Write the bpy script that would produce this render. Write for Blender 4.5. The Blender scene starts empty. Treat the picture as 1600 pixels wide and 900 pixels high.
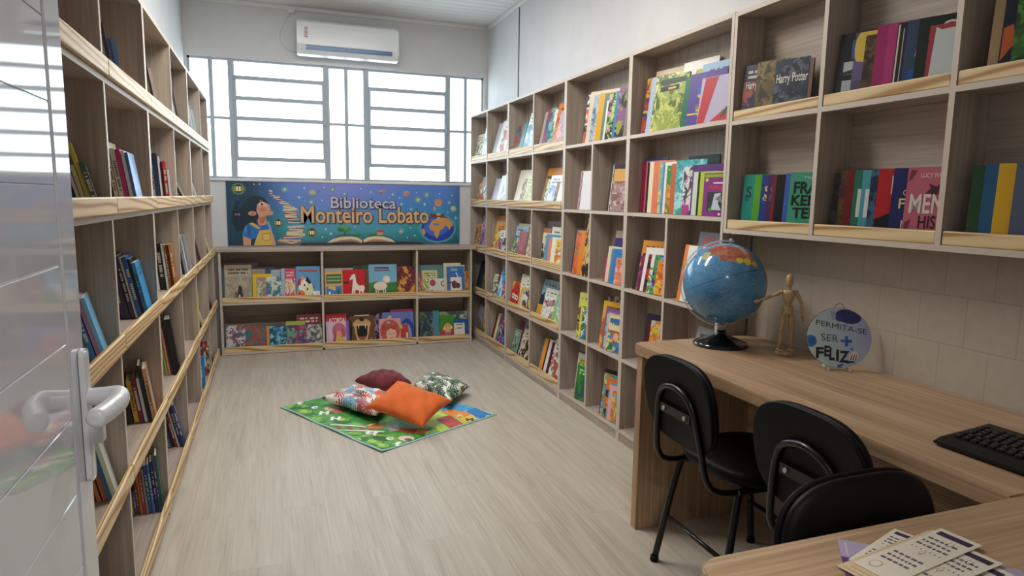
import bpy, bmesh, math, random
from mathutils import Vector, Matrix, Euler
random.seed(7)
SC = bpy.context.scene
COL = SC.collection
PI = math.pi

# ------------------------------------------------------------------ camera
CF, CYAW, CPITCH, CROLL, CH = 1037.25, 0.3476016, 0.1343144, 0.0153600, 1.35
def cam_axes():
    cy, sy, cp, sp = math.cos(CYAW), math.sin(CYAW), math.cos(CPITCH), math.sin(CPITCH)
    F = Vector((sy*cp, cy*cp, -sp)); r = Vector((cy, -sy, 0)); u = r.cross(F)
    c, s = math.cos(CROLL), math.sin(CROLL)
    return c*r + s*u, -s*r + c*u, F
AR, AU, AF = cam_axes()
CP = Vector((0, 0, CH))
cam = bpy.data.cameras.new('camera')
cam.sensor_width = 36.0; cam.lens = CF/1600*36.0; cam.clip_start = 0.02
camo = bpy.data.objects.new('camera', cam); COL.objects.link(camo)
M = Matrix.Identity(4)
for i in range(3):
    M[i][0], M[i][1], M[i][2], M[i][3] = AR[i], AU[i], -AF[i], CP[i]
camo.matrix_world = M
SC.camera = camo

# ------------------------------------------------------------------ exposure, sky, lamps' light
SC.view_settings.view_transform = 'Standard'
SC.view_settings.look = 'None'
SC.view_settings.gamma = 1.0
SC.view_settings.use_curve_mapping = False
SC.view_settings.exposure = 0.12
WINDOW_GLOW, SKY_STRENGTH, LAMP_W, HALL_W = 4.6, 3.0, 35.0, 22.0
w = bpy.data.worlds.new('sky'); SC.world = w; w.use_nodes = True
bg = w.node_tree.nodes['Background']
bg.inputs[0].default_value = (0.86, 0.95, 1.0, 1); bg.inputs[1].default_value = SKY_STRENGTH
def area(name, loc, rot, sx, sy, power, color):
    l = bpy.data.lights.new(name, 'AREA'); l.shape = 'RECTANGLE'; l.size = sx; l.size_y = sy
    l.energy = power; l.color = color
    o = bpy.data.objects.new(name, l); o.location = loc; o.rotation_euler = rot; COL.objects.link(o)
    return o
LAMP_POS = (0.45, 3.0, 2.93)
area('room_lamp_light', (LAMP_POS[0], LAMP_POS[1], 2.845), (0, 0, 0), 1.15, .10, LAMP_W, (1.0, .95, .87))
FILL_LAMP_POS = (0.55, 4.45, 2.93)
area('far_fill_light', (FILL_LAMP_POS[0], FILL_LAMP_POS[1], 2.845), (0, 0, 0), 1.15, .10, 19.0, (.97, .98, 1.0))  # second lamp, added as fill to brighten the far end of the room
area('hall_lamp_light', (0.15, -0.6, 2.5), (0, 0, 0), .5, .3, HALL_W, (1.0, .97, .92))

# ------------------------------------------------------------------ pixel rays onto known planes (1600x900 frame)
def ray(u, v): return AF + AR*((u-800)/CF) - AU*((v-450)/CF)
def onx(u, v, x): d = ray(u, v); return CP + d*(x/d.x)
def ony(u, v, y): d = ray(u, v); return CP + d*(y/d.y)
def onz(u, v, z): d = ray(u, v); return CP + d*((z-CH)/d.z)
def proj(P):
    d = Vector(P)-CP; k = CF/d.dot(AF)
    return 800+k*d.dot(AR), 450-k*d.dot(AU)

# ------------------------------------------------------------------ mesh helper
class MB:
    def __init__(self): self.bm = bmesh.new(); self.uv = None
    def box(self, x0, x1, y0, y1, z0, z1, mi=0, bev=0.0, seg=2):
        r = bmesh.ops.create_cube(self.bm, size=1.0)
        vs = r['verts']
        for v in vs:
            v.co = Vector((x0+(v.co.x+.5)*(x1-x0), y0+(v.co.y+.5)*(y1-y0), z0+(v.co.z+.5)*(z1-z0)))
        fs = {f for v in vs for f in v.link_faces}
        for f in fs: f.material_index = mi
        if bev > 0:
            es = list({e for v in vs for e in v.link_edges})
            b = bmesh.ops.bevel(self.bm, geom=es, offset=bev, segments=seg, affect='EDGES', profile=.5)
            for f in b['faces']: f.material_index = mi
        return self
    def poly(self, pts, mi=0):
        f = self.bm.faces.new([self.bm.verts.new(p) for p in pts]); f.material_index = mi; return self
    def prism(self, pts, off, mi=0):
        """closed solid: polygon pts swept by vector off"""
        off = Vector(off)
        a = [self.bm.verts.new(p) for p in pts]; b = [self.bm.verts.new(Vector(p)+off) for p in pts]
        n = len(pts); fs = [self.bm.faces.new(a[::-1]), self.bm.faces.new(b)]
        for i in range(n): fs.append(self.bm.faces.new((a[i], a[(i+1) % n], b[(i+1) % n], b[i])))
        for f in fs: f.material_index = mi
        return self
    def tube(self, pts, r, n=10, closed=False, mi=0, rs=None):
        pts = [Vector(p) for p in pts]; N = len(pts); rings = []
        prev = None
        for i, p in enumerate(pts):
            if closed: t = pts[(i+1) % N]-pts[i-1]
            else: t = pts[min(i+1, N-1)]-pts[max(i-1, 0)]
            t.normalize()
            if prev is None:
                a = Vector((0, 0, 1)) if abs(t.z) < .9 else Vector((1, 0, 0))
                nrm = t.cross(a).normalized()
            else:
                nrm = (prev - t*prev.dot(t)).normalized()
            prev = nrm; bn = t.cross(nrm)
            rr = rs[i] if rs else r
            rings.append([self.bm.verts.new(p+(nrm*math.cos(k*2*PI/n)+bn*math.sin(k*2*PI/n))*rr) for k in range(n)])
        for i in range(N if closed else N-1):
            A, B = rings[i], rings[(i+1) % N]
            for k in range(n):
                f = self.bm.faces.new((A[k], A[(k+1) % n], B[(k+1) % n], B[k])); f.smooth = True; f.material_index = mi
        if not closed:
            for R_, fl in ((rings[0], True), (rings[-1], False)):
                f = self.bm.faces.new(R_[::-1] if fl else R_); f.material_index = mi
        return self
    def lathe(self, prof, n=32, c=(0, 0, 0), mi=0, smooth=True, sx=1, sy=1):
        c = Vector(c); rings = []
        for r, z in prof:
            if r < 1e-6: rings.append([self.bm.verts.new(c+Vector((0, 0, z)))])
            else: rings.append([self.bm.verts.new(c+Vector((sx*r*math.cos(k*2*PI/n), sy*r*math.sin(k*2*PI/n), z))) for k in range(n)])
        for A, B in zip(rings[:-1], rings[1:]):
            for k in range(n):
                k2 = (k+1) % n
                if len(A) == 1 and len(B) == 1: continue
                if len(A) == 1: f = self.bm.faces.new((A[0], B[k2], B[k]))
                elif len(B) == 1: f = self.bm.faces.new((A[k], A[k2], B[0]))
                else: f = self.bm.faces.new((A[k], A[k2], B[k2], B[k]))
                f.smooth = smooth; f.material_index = mi
        for R_ in (rings[0], rings[-1]):
            if len(R_) > 1:
                f = self.bm.faces.new(R_); f.material_index = mi
        return self
    def xf(self, m):
        self.bm.transform(m); return self
    def mesh(self, name, mats, recalc=True, smooth=False):
        if recalc: bmesh.ops.recalc_face_normals(self.bm, faces=self.bm.faces[:])
        if smooth:
            for f in self.bm.faces: f.smooth = True
        me = bpy.data.meshes.new(name); self.bm.to_mesh(me); self.bm.free()
        for m in (mats if isinstance(mats, (list, tuple)) else [mats]): me.materials.append(m)
        return me
    def build(self, name, mats, parent=None, recalc=True, smooth=False, loc=None):
        return link(name, self.mesh(name, mats, recalc, smooth), parent, loc)
def link(name, data, parent=None, loc=None):
    o = bpy.data.objects.new(name, data); COL.objects.link(o)
    if parent is not None:
        o.parent = parent
    if loc is not None: o.location = loc
    return o
def tag(o, label, cat, group=None):
    o['label'] = label; o['category'] = cat
    if group: o['group'] = group
    return o
def thing(name, label, cat, loc=(0, 0, 0), rz=0.0, group=None):
    o = bpy.data.objects.new(name, None); COL.objects.link(o); o.empty_display_size = .1
    o.location = loc; o.rotation_euler = (0, 0, rz)
    return tag(o, label, cat, group)
def struct(o): o['kind'] = 'structure'; return o

_txt = {}
def text_geo(s, bold=0.0):
    """outline triangles of a word: verts (x, y) scaled to its own box, faces, width, height"""
    key = (s, bold)
    if key in _txt: return _txt[key]
    cu = bpy.data.curves.new('t', 'FONT'); cu.body = s; cu.size = 1.0; cu.offset = bold; cu.resolution_u = 3
    o = bpy.data.objects.new('t', cu); COL.objects.link(o)
    dg = bpy.context.evaluated_depsgraph_get(); dg.update()
    me = bpy.data.meshes.new_from_object(o.evaluated_get(dg))
    vs = [(v.co.x, v.co.y) for v in me.vertices]; fs = [tuple(p.vertices) for p in me.polygons]
    bpy.data.objects.remove(o); bpy.data.curves.remove(cu); bpy.data.meshes.remove(me)
    xs = [p[0] for p in vs]; ys = [p[1] for p in vs]
    _txt[key] = (vs, fs, min(xs), max(xs), min(ys), max(ys))
    return _txt[key]
def put_text(mb, s, x0, x1, z0, z1, mapf, bold=0.0, mi=0, clip=None):
    """write s into the rectangle x0..x1 / z0..z1 of a plane given by mapf(x, z)"""
    vs, fs, a, b, c, d = text_geo(s, bold)
    V = {}
    for f in fs:
        P = [(x0+(vs[i][0]-a)/(b-a)*(x1-x0), z0+(vs[i][1]-c)/(d-c)*(z1-z0)) for i in f]
        if clip and max(p[0] for p in P) > clip: continue
        q = []
        for i, p in zip(f, P):
            if i not in V: V[i] = mb.bm.verts.new(mapf(*p))
            q.append(V[i])
        try:
            ff = mb.bm.faces.new(q); ff.material_index = mi
        except ValueError: pass

# ------------------------------------------------------------------ materials
def srgb(h):
    if isinstance(h, str):
        h = h.lstrip('#'); c = [int(h[i:i+2], 16)/255 for i in (0, 2, 4)]
    else: c = [x/255 for x in h]
    return tuple((x/12.92 if x <= .04045 else ((x+.055)/1.055)**2.4) for x in c)+(1,)
def newmat(name):
    m = bpy.data.materials.new(name); m.use_nodes = True
    nt = m.node_tree; b = nt.nodes['Principled BSDF']
    return m, nt, b
class NT:
    """terse node wiring"""
    def __init__(self, nt): self.nt = nt
    def n(self, t, **k):
        o = self.nt.nodes.new(t)
        for a, v in k.items():
            if a.startswith('i_'):
                key = a[2:]; o.inputs[int(key) if key.isdigit() else key].default_value = v
            else: setattr(o, a, v)
        return o
    def l(self, a, b): self.nt.links.new(a, b)
    def val(self, x, sock):
        if isinstance(x, (int, float)): sock.default_value = x
        elif isinstance(x, tuple): sock.default_value = x
        else: self.l(x, sock)
    def math(self, op, a, b=0.0, c=0.0):
        o = self.n('ShaderNodeMath', operation=op)
        self.val(a, o.inputs[0]); self.val(b, o.inputs[1]); self.val(c, o.inputs[2]); return o.outputs[0]
    def mix(self, f, a, b):
        o = self.n('ShaderNodeMix', data_type='RGBA'); self.val(f, o.inputs[0]); self.val(a, o.inputs[6]); self.val(b, o.inputs[7]); return o.outputs[2]
    def ramp(self, f, *st):
        o = self.n('ShaderNodeValToRGB'); e = o.color_ramp.elements
        while len(e) < len(st): e.new(.5)
        for k, (p, c) in zip(e, st): k.position = p; k.color = c
        self.l(f, o.inputs[0]); return o.outputs[0]
    def noise(self, vec, scale, detail=2.0, rough=.5, dist=0.0, dim='3D'):
        o = self.n('ShaderNodeTexNoise'); o.noise_dimensions = dim
        self.l(vec, o.inputs['Vector']); o.inputs['Scale'].default_value = scale; o.inputs['Detail'].default_value = detail
        o.inputs['Roughness'].default_value = rough; o.inputs['Distortion'].default_value = dist
        return o.outputs['Fac']
    def mapping(self, vec, scale=(1, 1, 1), loc=(0, 0, 0), rot=(0, 0, 0)):
        o = self.n('ShaderNodeMapping'); self.l(vec, o.inputs[0])
        o.inputs['Scale'].default_value = scale
        if isinstance(loc, tuple): o.inputs['Location'].default_value = loc
        else: self.l(loc, o.inputs['Location'])
        o.inputs['Rotation'].default_value = rot; return o.outputs[0]
    def bump(self, h, b, strength=.2, dist=.01):
        o = self.n('ShaderNodeBump'); o.inputs['Strength'].default_value = strength; o.inputs['Distance'].default_value = dist
        self.l(h, o.inputs['Height']); self.l(o.outputs[0], b.inputs['Normal'])
_flat = {}
def flat(h, rough=.45, spec=.5, metal=0.0, name=None):
    k = (h, rough, spec, metal)
    if k not in _flat:
        m, nt, b = newmat(name or 'paint'); b.inputs['Base Color'].default_value = srgb(h)
        b.inputs['Roughness'].default_value = rough; b.inputs['Metallic'].default_value = metal
        b.inputs['Specular IOR Level'].default_value = spec
        _flat[k] = m
    return _flat[k]
def wood(name, c0, c1, c2, axis, rough=.5, gscale=1.0):
    """laminate / timber with grain running along one axis"""
    m, nt, b = newmat(name); N = NT(nt)
    tc = N.n('ShaderNodeTexCoord'); oi = N.n('ShaderNodeObjectInfo')
    off = N.n('ShaderNodeVectorMath', operation='SCALE'); off.inputs[0].default_value = (7.3, 5.1, 9.7); N.l(oi.outputs['Random'], off.inputs['Scale'])
    ad = N.n('ShaderNodeVectorMath', operation='ADD'); N.l(tc.outputs['Object'], ad.inputs[0]); N.l(off.outputs[0], ad.inputs[1])
    st = [14, 14, 14]; st['xyz'.index(axis)] = .9
    v1 = N.mapping(ad.outputs[0], tuple(x*gscale for x in st))
    st2 = [120, 120, 120]; st2['xyz'.index(axis)] = 2.5
    v2 = N.mapping(ad.outputs[0], tuple(x*gscale for x in st2))
    n1 = N.noise(v1, 1.0, 4, .55, 1.2); n2 = N.noise(v2, 1.0, 2, .5)
    f = N.math('ADD', N.math('MULTIPLY', n1, .6), N.math('MULTIPLY', n2, .4))
    col = N.ramp(f, (.36, srgb(c0)), (.5, srgb(c1)), (.66, srgb(c2)))
    N.l(col, b.inputs['Base Color']); b.inputs['Roughness'].default_value = rough
    N.bump(f, b, .12, .002)
    return m
def pine(name, axis):
    m, nt, b = newmat(name); N = NT(nt)
    tc = N.n('ShaderNodeTexCoord'); oi = N.n('ShaderNodeObjectInfo')
    off = N.n('ShaderNodeVectorMath', operation='SCALE'); off.inputs[0].default_value = (17.3, 15.1, 3.7); N.l(oi.outputs['Random'], off.inputs['Scale'])
    ad = N.n('ShaderNodeVectorMath', operation='ADD'); N.l(tc.outputs['Object'], ad.inputs[0]); N.l(off.outputs[0], ad.inputs[1])
    st = [1, 1, 1]; st['xyz'.index(axis)] = .14
    v = N.mapping(ad.outputs[0], tuple(st))
    wv = N.n('ShaderNodeTexWave', wave_type='RINGS', rings_direction='SPHERICAL'); N.l(v, wv.inputs['Vector'])
    wv.inputs['Scale'].default_value = 30; wv.inputs['Distortion'].default_value = 7.0; wv.inputs['Detail'].default_value = 1.0; wv.inputs['Detail Scale'].default_value = .35
    col = N.ramp(wv.outputs['Fac'], (.0, srgb('e0c89c')), (.6, srgb('d8b988')), (.96, srgb('a97f48')))
    N.l(col, b.inputs['Base Color']); b.inputs['Roughness'].default_value = .42
    return m
OAK = {a: wood('oak_laminate_'+a, 'bbaea2', 'ab9d91', '978a80', a) for a in 'xyz'}
DESKW = {a: wood('desk_laminate_'+a, 'c2a689', 'b09172', '95785b', a, .42) for a in 'xyz'}
PINE = {a: pine('pine_'+a, a) for a in 'xy'}
EDGE = flat('cabdb0', .45, name='edge_banding')

_cov = {}
def cover_group():
    g = bpy.data.node_groups.new('cover_art', 'ShaderNodeTree')
    I = g.interface
    for n in ('Base', 'A', 'B', 'Title'): I.new_socket(n, in_out='INPUT', socket_type='NodeSocketColor')
    for n in ('Seed', 'Art', 'TitleAmt'): I.new_socket(n, in_out='INPUT', socket_type='NodeSocketFloat')
    I.new_socket('Color', in_out='OUTPUT', socket_type='NodeSocketColor')
    N = NT(g); gi = N.n('NodeGroupInput'); go = N.n('NodeGroupOutput')
    uv = N.n('ShaderNodeUVMap'); sp = N.n('ShaderNodeSeparateXYZ'); N.l(uv.outputs[0], sp.inputs[0])
    u, v = sp.outputs[0], sp.outputs[1]
    cb = N.n('ShaderNodeCombineXYZ'); N.l(u, cb.inputs[0]); N.l(N.math('MULTIPLY', v, 1.3), cb.inputs[1]); N.l(N.math('MULTIPLY', gi.outputs['Seed'], 37.0), cb.inputs[2])
    n1 = N.noise(cb.outputs[0], 2.7, 2, .55, .5); n2 = N.noise(cb.outputs[0], 4.6, 2, .5, .8); n3 = N.noise(cb.outputs[0], 15, 2, .5)
    mA = N.ramp(n1, (.47, (0, 0, 0, 1)), (.53, (1, 1, 1, 1))); mB = N.ramp(n2, (.53, (0, 0, 0, 1)), (.58, (1, 1, 1, 1)))
    top = N.math('ADD', .56, N.math('MULTIPLY', gi.outputs['Art'], .2))
    wob = N.math('ADD', v, N.math('MULTIPLY', n2, .18))
    box = N.math('MULTIPLY', N.math('LESS_THAN', wob, N.math('ADD', top, .1)), N.math('GREATER_THAN', gi.outputs['Art'], .01))
    full = N.math('GREATER_THAN', gi.outputs['Art'], .95)
    msk = N.math('MAXIMUM', box, full)
    c1 = N.mix(mA, gi.outputs['Base'], gi.outputs['A']); c2 = N.mix(mB, c1, gi.outputs['B'])
    dark = N.math('MULTIPLY', N.math('GREATER_THAN', n3, .60), .35)
    c3 = N.mix(dark, c2, (.03, .03, .04, 1))
    col = N.mix(msk, gi.outputs['Base'], c3)
    # strip of lettering marks
    su = N.math('FLOOR', N.math('MULTIPLY', u, 17.0)); sv = N.math('FLOOR', N.math('MULTIPLY', v, 11.0))
    wn = N.n('ShaderNodeTexWhiteNoise'); wn.noise_dimensions = '3D'
    c4 = N.n('ShaderNodeCombineXYZ'); N.l(su, c4.inputs[0]); N.l(sv, c4.inputs[1]); N.l(gi.outputs['Seed'], c4.inputs[2]); N.l(c4.outputs[0], wn.inputs[0])
    fr = N.math('FRACT', N.math('MULTIPLY', v, 11.0)); fu = N.math('FRACT', N.math('MULTIPLY', u, 17.0))
    rows = N.math('MULTIPLY', N.math('GREATER_THAN', fr, .3), N.math('LESS_THAN', fr, .85))
    cols = N.math('MULTIPLY', N.math('GREATER_THAN', fu, .18), N.math('GREATER_THAN', wn.outputs[0], .3))
    inside = N.math('MULTIPLY', N.math('MULTIPLY', N.math('GREATER_THAN', v, .73), N.math('LESS_THAN', v, .91)),
                    N.math('MULTIPLY', N.math('GREATER_THAN', u, .14), N.math('LESS_THAN', u, .86)))
    t1 = N.math('MULTIPLY', N.math('MULTIPLY', rows, cols), inside)
    spine = N.math('LESS_THAN', u, -.01)
    fv = N.math('FRACT', N.math('MULTIPLY', v, 30.0)); sv2 = N.math('FLOOR', N.math('MULTIPLY', v, 30.0))
    w2 = N.n('ShaderNodeTexWhiteNoise'); w2.noise_dimensions = '2D'; c5 = N.n('ShaderNodeCombineXYZ'); N.l(sv2, c5.inputs[0]); N.l(gi.outputs['Seed'], c5.inputs[1]); N.l(c5.outputs[0], w2.inputs[0])
    ins = N.math('MULTIPLY', N.math('MULTIPLY', N.math('GREATER_THAN', v, .28), N.math('LESS_THAN', v, .8)),
                 N.math('MULTIPLY', N.math('GREATER_THAN', u, -.8), N.math('LESS_THAN', u, -.35)))
    t2 = N.math('MULTIPLY', N.math('MULTIPLY', spine, ins), N.math('MULTIPLY', N.math('GREATER_THAN', fv, .3), N.math('GREATER_THAN', w2.outputs[0], .25)))
    tm = N.math('MULTIPLY', N.math('MAXIMUM', t1, t2), gi.outputs['TitleAmt'])
    plain = N.mix(spine, col, gi.outputs['Base'])
    N.l(N.mix(tm, plain, gi.outputs['Title']), go.inputs[0])
    return g
COVER = cover_group()
_ci = [0]
def cover_mat(base, a=None, b=None, style='a', rough=.32):
    _ci[0] += 1
    m, nt, bs = newmat('book_cover'); N = NT(nt)
    g = N.n('ShaderNodeGroup'); g.node_tree = COVER
    lum = sum(int(base[i:i+2], 16) for i in (0, 2, 4))
    g.inputs['Base'].default_value = srgb(base); g.inputs['A'].default_value = srgb(a or base); g.inputs['B'].default_value = srgb(b or a or base)
    g.inputs['Title'].default_value = srgb('2a2a30') if lum > 400 else srgb('e8e2d2')
    g.inputs['Seed'].default_value = (_ci[0]*0.6180339) % 1.0 + _ci[0]*.013
    g.inputs['Art'].default_value = {'p': 0.0, 'a': .6, 'f': 1.0, 'n': 0.0}[style]
    g.inputs['TitleAmt'].default_value = {'p': .9, 'a': .9, 'f': 0.0, 'n': 0.0}[style]
    N.l(g.outputs[0], bs.inputs['Base Color']); bs.inputs['Roughness'].default_value = rough
    return m
PAGES = None
def pages_mat():
    m, nt, b = newmat('book_pages'); N = NT(nt)
    tc = N.n('ShaderNodeTexCoord'); v = N.mapping(tc.outputs['Object'], (6, 900, 6))
    n = N.noise(v, 1.0, 1)
    N.l(N.ramp(n, (.35, srgb('cdc3ad')), (.65, srgb('e9e2d0'))), b.inputs['Base Color']); b.inputs['Roughness'].default_value = .8
    return m
PAGES = pages_mat()

# ------------------------------------------------------------------ room shell
XR, XL, YL, YB = 1.804, -0.444, 5.94, 6.195
XRB, XLB = 1.953, -0.620            # backs of the shallow bookcases
WR, WL, ZC = 1.966, -0.632, 2.935
def wall_mat(name, c, rough=.6, bump=.08):
    m, nt, b = newmat(name); N = NT(nt); tc = N.n('ShaderNodeTexCoord')
    n = N.noise(tc.outputs['Object'], 5, 4, .6); n2 = N.noise(tc.outputs['Object'], 60, 3, .6)
    N.l(N.ramp(n, (.3, srgb(tuple(x*.965 for x in c))), (.7, srgb(c))), b.inputs['Base Color']); b.inputs['Roughness'].default_value = rough
    N.bump(n2, b, bump, .004)
    return m
WHITE = wall_mat('white_wall_paint', (216, 216, 217))
def floor_mat():
    m, nt, b = newmat('vinyl_plank'); N = NT(nt); tc = N.n('ShaderNodeTexCoord')
    rot = N.mapping(tc.outputs['Object'], (1, 1, 1), (0, 0, 0), (0, 0, PI/2))
    br = N.n('ShaderNodeTexBrick'); N.l(rot, br.inputs['Vector']); br.offset = .37
    for k, v in dict(Scale=1.0, **{'Mortar Size': .0012, 'Brick Width': 1.22, 'Row Height': .18, 'Bias': 0.0}).items(): br.inputs[k].default_value = v
    br.inputs['Color1'].default_value = (.35, .35, .35, 1); br.inputs['Color2'].default_value = (.65, .65, .65, 1); br.inputs['Mortar'].default_value = (.1, .1, .1, 1)
    sh = N.n('ShaderNodeVectorMath', operation='MULTIPLY_ADD'); N.l(tc.outputs['Object'], sh.inputs[0]); sh.inputs[1].default_value = (1, 1, 1)
    N.l(N.mapping(br.outputs['Color'], (9, 13, 5)), sh.inputs[2])
    n1 = N.noise(N.mapping(sh.outputs[0], (16, 1.1, 1)), 1.0, 4, .6, 1.0)
    n2 = N.noise(N.mapping(sh.outputs[0], (110, 3.5, 1)), 1.0, 2, .5)
    f = N.math('ADD', N.math('ADD', N.math('MULTIPLY', n1, .55), N.math('MULTIPLY', n2, .35)), N.math('MULTIPLY', N.math('SUBTRACT', br.outputs['Color'], .5), .12))
    col = N.ramp(f, (.3, srgb('a59b8c')), (.45, srgb('b6ac9e')), (.62, srgb('c3bbae')))
    N.l(N.mix(N.math('MULTIPLY', br.outputs['Fac'], .2), col, srgb('8d8070')), b.inputs['Base Color'])
    b.inputs['Roughness'].default_value = .42
    N.bump(f, b, .1, .002)
    return m
FLOORM = floor_mat()
def tile_mat():
    m, nt, b = newmat('painted_wall_tile'); N = NT(nt); tc = N.n('ShaderNodeTexCoord')
    sp = N.n('ShaderNodeSeparateXYZ'); N.l(tc.outputs['Object'], sp.inputs[0])
    cb = N.n('ShaderNodeCombineXYZ'); N.l(N.math('ADD', sp.outputs[1], .065), cb.inputs[0]); N.l(N.math('ADD', sp.outputs[2], -.002), cb.inputs[1])
    br = N.n('ShaderNodeTexBrick'); N.l(cb.outputs[0], br.inputs['Vector']); br.offset = .5
    for k, v in dict(Scale=1.0, **{'Mortar Size': .0016, 'Mortar Smooth': .3, 'Brick Width': .153, 'Row Height': .153}).items(): br.inputs[k].default_value = v
    n = N.noise(tc.outputs['Object'], 30, 4, .6)
    c = N.ramp(n, (.3, srgb('b5aa9c')), (.7, srgb('bdb3a6')))
    N.l(N.mix(N.math('MULTIPLY', br.outputs['Fac'], .5), c, srgb('8f857a')), b.inputs['Base Color']); b.inputs['Roughness'].default_value = .45
    N.bump(N.math('MULTIPLY', br.outputs['Fac'], -1.0), b, .35, .004)
    return m
CEILM = flat('e2e2e0', .55, name='ceiling_pvc')

struct(MB().box(-1.2, 2.2, -1.9, 6.35, -.08, 0).build('floor', FLOORM))
struct(MB().box(WL-.12, WL, .15, 6.33, 0, 3.0).build('wall_left', WHITE))
struct(MB().box(WR, WR+.12, .15, 6.33, 0, 3.0).build('wall_right', WHITE))
struct(MB().box(WR-.006, WR, .30, 2.356, 0, 1.30).build('wall_right_tiles', tile_mat()))
WX0, WX1, WZ0, WZ1 = -.612, 1.93, 1.482, 2.472
m = MB(); m.box(WL, WR, YB, YB+.13, 0, WZ0); m.box(WL, WR, YB, YB+.13, WZ1, 3.0)
m.box(WL, WX0, YB, YB+.13, WZ0, WZ1); m.box(WX1, WR, YB, YB+.13, WZ0, WZ1)
struct(m.build('wall_back', WHITE))
m = MB(); m.box(WL, -.37, .15, .30, 0, 3.0); m.box(.64, WR, .15, .30, 0, 3.0); m.box(-.37, .64, .15, .30, 2.14, 3.0)
struct(m.build('wall_front', WHITE))
m = MB(); m.box(WL-.5, 1.7, -1.9, -1.8, 0, 2.7); m.box(WL-.6, WL-.5, -1.9, .15, 0, 2.7); m.box(1.7, 1.8, -1.9, .15, 0, 2.7); m.box(WL-.6, 1.8, -1.9, .15, 2.6, 2.7)
m.box(WL-.6, WL, .10, .15, 0, 2.7); m.box(WR-.3, 1.8, .10, .15, 0, 2.7)
struct(m.build('wall_hall', WHITE))
m = MB(); m.box(WL, WR, .15, YB, ZC+.02, ZC+.08)
y = .30
while y < YB:
    m.box(WL, WR, y, min(y+.096, YB), ZC, ZC+.022, bev=.003, seg=1); y += .1
struct(m.build('ceiling', CEILM))
struct(MB().box(WL, WR, YB-.022, YB, ZC-.035, ZC, bev=.006).build('trim_1', flat('dededc', .5)))
struct(MB().box(WR-.022, WR, .30, YB-.022, ZC-.035, ZC, bev=.006).build('trim_2', flat('dededc', .5)))
struct(MB().box(WR-.004, WR, 5.338, 5.352, 2.10, ZC-.035).build('trim_3', flat('4a443d', .8)))

# ------------------------------------------------------------------ window
STEEL = flat('a9b4bd', .5, name='grey_painted_steel')
def pane_mat():
    m, nt, b = newmat('frosted_glass_daylit'); N = NT(nt); tc = N.n('ShaderNodeTexCoord')
    n = N.noise(N.mapping(tc.outputs['Object'], (60, 60, 90)), 1.0, 2, .5); n2 = N.noise(tc.outputs['Object'], 2.2, 3, .6)
    f = N.math('ADD', N.math('MULTIPLY', n, .25), N.math('MULTIPLY', n2, .5))
    col = N.ramp(f, (.25, (.68, .83, .90, 1)), (.5, (.80, .94, .99, 1)))
    N.l(col, b.inputs['Emission Color']); b.inputs['Emission Strength'].default_value = WINDOW_GLOW
    b.inputs['Base Color'].default_value = (.7, .75, .75, 1); b.inputs['Roughness'].default_value = .25
    N.bump(n, b, .3, .003)
    return m
win = struct(thing('window_1', 'x', 'x', ((WX0+WX1)/2, YB+.04, WZ0)))
for k in ('label', 'category'): del win[k]
wo = Vector((-(WX0+WX1)/2, -(YB+.04), -WZ0))
def wpart(mb, name, mat): mb.bm.transform(Matrix.Translation(wo)); return mb.build(name, mat, win)
wpart(MB().box(WX0, WX1, YB+.062, YB+.068, WZ0, WZ1), 'window_pane', pane_mat())
fr = MB()
fr.box(WX0, WX1, YB+.02, YB+.06, WZ0, WZ0+.018); fr.box(WX0, WX1, YB+.02, YB+.06, WZ1-.018, WZ1)
fr.box(WX0, WX0+.018, YB+.02, YB+.06, WZ0, WZ1); fr.box(WX1-.018, WX1, YB+.02, YB+.06, WZ0, WZ1)
for x, wd in ((-.44, .032), (-.283, .05), (.488, .05), (.658, .03), (.832, .05), (1.584, .045), (1.755, .028)):
    fr.box(x-wd/2, x+wd/2, YB+.012, YB+.062, WZ0, WZ1, bev=.003, seg=1)
for a, b_, z in ((WX0, -.29, 1.985), (.49, .83, 1.977), (1.59, WX1, 1.966)): fr.box(a, b_, YB+.02, YB+.06, z-.011, z+.011)
wpart(fr, 'window_frame', STEEL)
for a, b_, zs in ((-.262, .466, (2.322, 2.155, 1.988, 1.820, 1.652)), (.854, 1.564, (2.302, 2.136, 1.967, 1.798, 1.629))):
    for z in zs:
        wpart(MB().box(a, b_, YB+.004, YB+.06, z-.018, z+.016, bev=.003, seg=1).box(a, b_, YB-.006, YB+.01, z-.018, z-.012), 'louver_bar', STEEL)
    jb = MB().box(a-.002, a+.016, YB-.002, YB+.05, zs[-1]-.018, zs[0]+.016).box(b_-.016, b_+.002, YB-.002, YB+.05, zs[-1]-.018, zs[0]+.016)
    wpart(jb, 'louver_jamb', STEEL)
    lv = MB().box(b_-.01, b_+.008, YB-.016, YB+.0, zs[2]-.03, zs[2]+.05); wpart(lv, 'louver_latch', STEEL)
struct(MB().box(WX0, WX1-.03, YB-.018, YB+.02, WZ0-.022, WZ0, bev=.004).build('window_sill', flat('dcdad6', .5)))

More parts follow.
